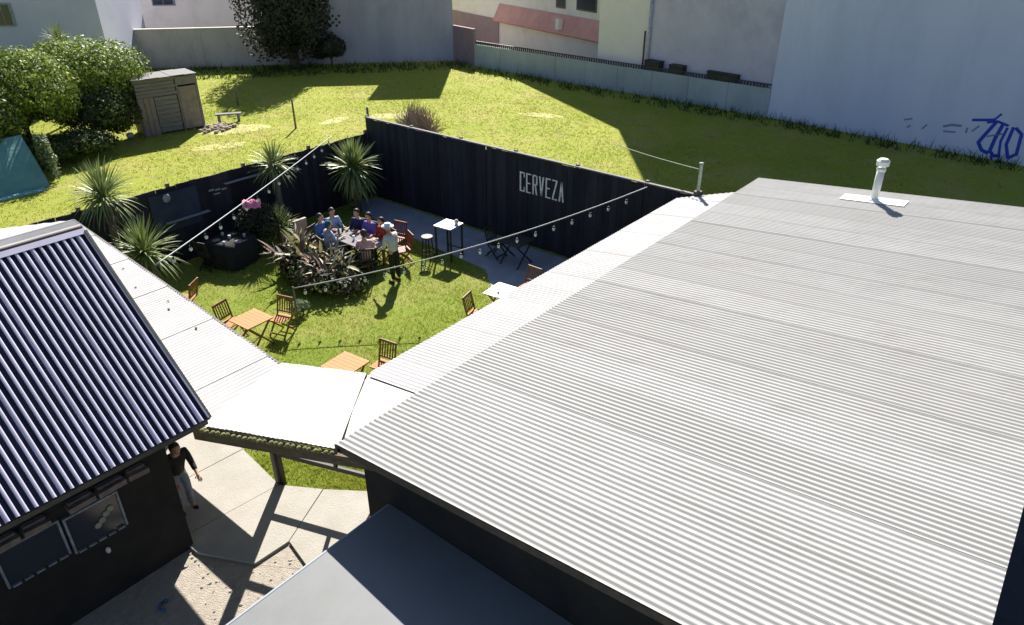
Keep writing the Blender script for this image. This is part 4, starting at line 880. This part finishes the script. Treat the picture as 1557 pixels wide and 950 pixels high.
    # clothing
    V2 = [tuple(Vector(pel)-Vector((0, 0, .10))), sp, ch, tuple(Vector(nk)-Vector((0, 0, .045)))]; R2 = [(.165, .14), (.15, .125), (.16, .12), .075]; E2 = [(0, 1), (1, 2), (2, 3)]
    for k in (0, 1):
        b0 = len(V2); fo = Vector(el[k]).lerp(Vector(wr[k]), .75); V2 += [shd[k], el[k], tuple(fo)]; R2 += [.072, .056, .045]; E2 += [(2, b0), (b0, b0+1), (b0+1, b0+2)]
    link('shirt', skin_obj('shirt', V2, E2, R2, top), t)
    V3 = [tuple(Vector(pel)+Vector((0, 0, .09))), tuple(Vector(pel)-Vector((0, 0, .03)))]; R3 = [(.148, .122), (.14, .12)]; E3 = [(0, 1)]
    for k in (0, 1):
        b0 = len(V3); V3 += [hips[k], kn[k], tuple(Vector(an[k])+Vector((0, 0, .02)))]; R3 += [.1, .074, .06]; E3 += [(1, b0), (b0, b0+1), (b0+1, b0+2)]
    link('trousers', skin_obj('trousers', V3, E3, R3, leg), t)
    for k in (0, 1):
        a_, to = Vector(an[k]), Vector(toe[k]); b = MB(); b.ell((a_+to)/2-Vector((0, 0, .02)), (.05, .125, .05), 12, 8); b.build('shoe', M['shoe'], t, True)
    b = MB()
    if hat:
        b.tube([hd+Vector((0, -.01, .045)), hd+Vector((0, -.01, .055)), hd+Vector((0, -.01, .06)), hd+Vector((0, -.01, .13)), hd+Vector((0, -.01, .15))], [.17, .17, .105, .09, .04], 18); b.build('hat', hairm or M['hair_white'], t, True)
    else:
        b.ell(hd+Vector((0, -.02, .022)), (.09, .104, .118), 16, 12, lambda d: 1 if (d.z > -.1 or d.y < 0) and not (d.y > .55 and d.z < .45) else .8); b.build('hair', hairm or M['hair'], t, True)
    return t
def faceto(x, y, tx, ty): return math.atan2(ty-y, tx-x)-PI/2
lt = thing('long_table', 'long timber table with the group of people around it', 'table', (12.15, 15.65, 0), PI/2)
b = MB()
for i in range(5): b.bb((-.95, -.4+i*.16, .715), (.95, -.4+i*.16+.15, .75))
b.build('table_top', M['wood_grey'], lt)
for sx in (-1, 1):
    for sy in (-1, 1): MB().bar((sx*.82, sy*.3, 0), (sx*.82, sy*.3, .715), .07, .07).build('leg', M['wood_dark'], lt)
chs = []
def seatp(label, x, y, tx, ty, top, leg, chair_label, hairm=None, **k):
    r_ = faceto(x, y, tx, ty); person(label, (x, y, 0), r_, 'sit', top, leg, hairm, **k)
    return copy_tree(dc, chair_label, (x-math.sin(-r_)*-.0, y, 0), r_) if chair_label else None
seatp('person in mid blue top seated at the left end of the crowded table', 11.8, 16.85, 12.1, 16.0, M['c_blue'], M['c_jeans'], 'black chair under the person in mid blue')
seatp('person in pale blue top seated near the left end of the crowded table', 12.35, 16.95, 12.2, 16.0, M['c_pale'], M['c_navy'], 'black chair under the person in pale blue')
seatp('person in teal top seated on the near side of the crowded table', 11.55, 16.15, 12.2, 16.0, M['c_pale'], M['c_jeans'], 'black chair under the person in pale blue on the near side', hairm=M['c_teal'])
seatp('person in navy top seated on the fence side of the crowded table', 12.82, 16.25, 12.1, 16.1, M['c_navy'], M['c_black'], 'black chair under the person in navy')
seatp('person in violet top seated between navy and red on the fence side', 12.85, 15.75, 12.1, 15.7, M['c_violet'], M['c_navy'], 'black chair under the person in violet')
seatp('person in dark red top seated on the fence side of the crowded table', 12.82, 15.15, 12.1, 15.3, M['c_red'], M['c_black'], 'black chair under the person in dark red')
seatp('dark haired person in pale pink top leaning on the near end of the crowded table', 11.75, 14.75, 12.15, 15.3, M['c_pink'], M['c_black'], 'black chair under the person in pale pink', bend=.05)
person('person in white top and white hat standing at the right end of the crowded table', (11.95, 13.8, 0), faceto(11.95, 13.8, 11.9, 15.2), 'stand', M['c_white'], M['c_black'], M['hair_white'], hat=True, bend=.06)
person('person in black top and pale jeans walking on the path beside the black house', (3.66, 10.12, 0), faceto(3.7, 9.95, 3.6, 8.0), 'stand', M['c_black'], M['c_jeans'], bend=.10).scale = (.94, .94, .94)
for kk in ('beige_chair',):
    t = chair('beige_chair', 'chair with a beige jacket over its back at the left end of the crowded table', (11.75, 17.45, 0), PI, M['wood_dark'], M['beige_cloth'], group=None)
    b = MB(); b.box((0, -.25, .72), (.44, .09, .46)); b.build('jacket', M['beige_cloth'], t)
red1 = chair('red_chair', 'reddish brown chair standing empty on the fence side of the crowded table', (13.35, 15.25, 0), PI/2+.2, M['red_wood'], M['red_wood'], 'reddish brown chairs')
copy_tree(red1, 'reddish brown chair nearest the person in the white hat', (12.95, 14.55, 0), PI/2-.4)
items = [(12.0, 16.2), (12.3, 15.9), (12.05, 15.6), (12.35, 15.4), (12.0, 15.15), (12.25, 14.95), (12.3, 16.4)]
desc = ['near the blue tops', 'in front of the navy top', 'in the middle', 'in front of the red top', 'near the pink top', 'by the near end', 'at the left end']
for i, (x, y) in enumerate(items):
    b = MB()
    if i % 3 == 0: b.tube([(0, 0, 0), (0, 0, .17), (0, 0, .2), (0, 0, .27)], [.035, .035, .015, .014], 10); nm = 'bottle'; m_ = M['c_teal']
    elif i % 3 == 1: b.tube([(0, 0, 0), (0, 0, .012)], [.08, .13], 14); nm = 'plate'; m_ = M['ceramic']
    else: b.tube([(0, 0, 0), (0, 0, .13)], [.03, .04], 10); nm = 'glass'; m_ = M['bulb']
    o = b.build(nm, m_, None, True); o.location = (x, y, .751); tag(o, f'{nm} on the crowded table {desc[i]}', nm, 'tableware on the crowded table')
print('objects', len(bpy.data.objects))
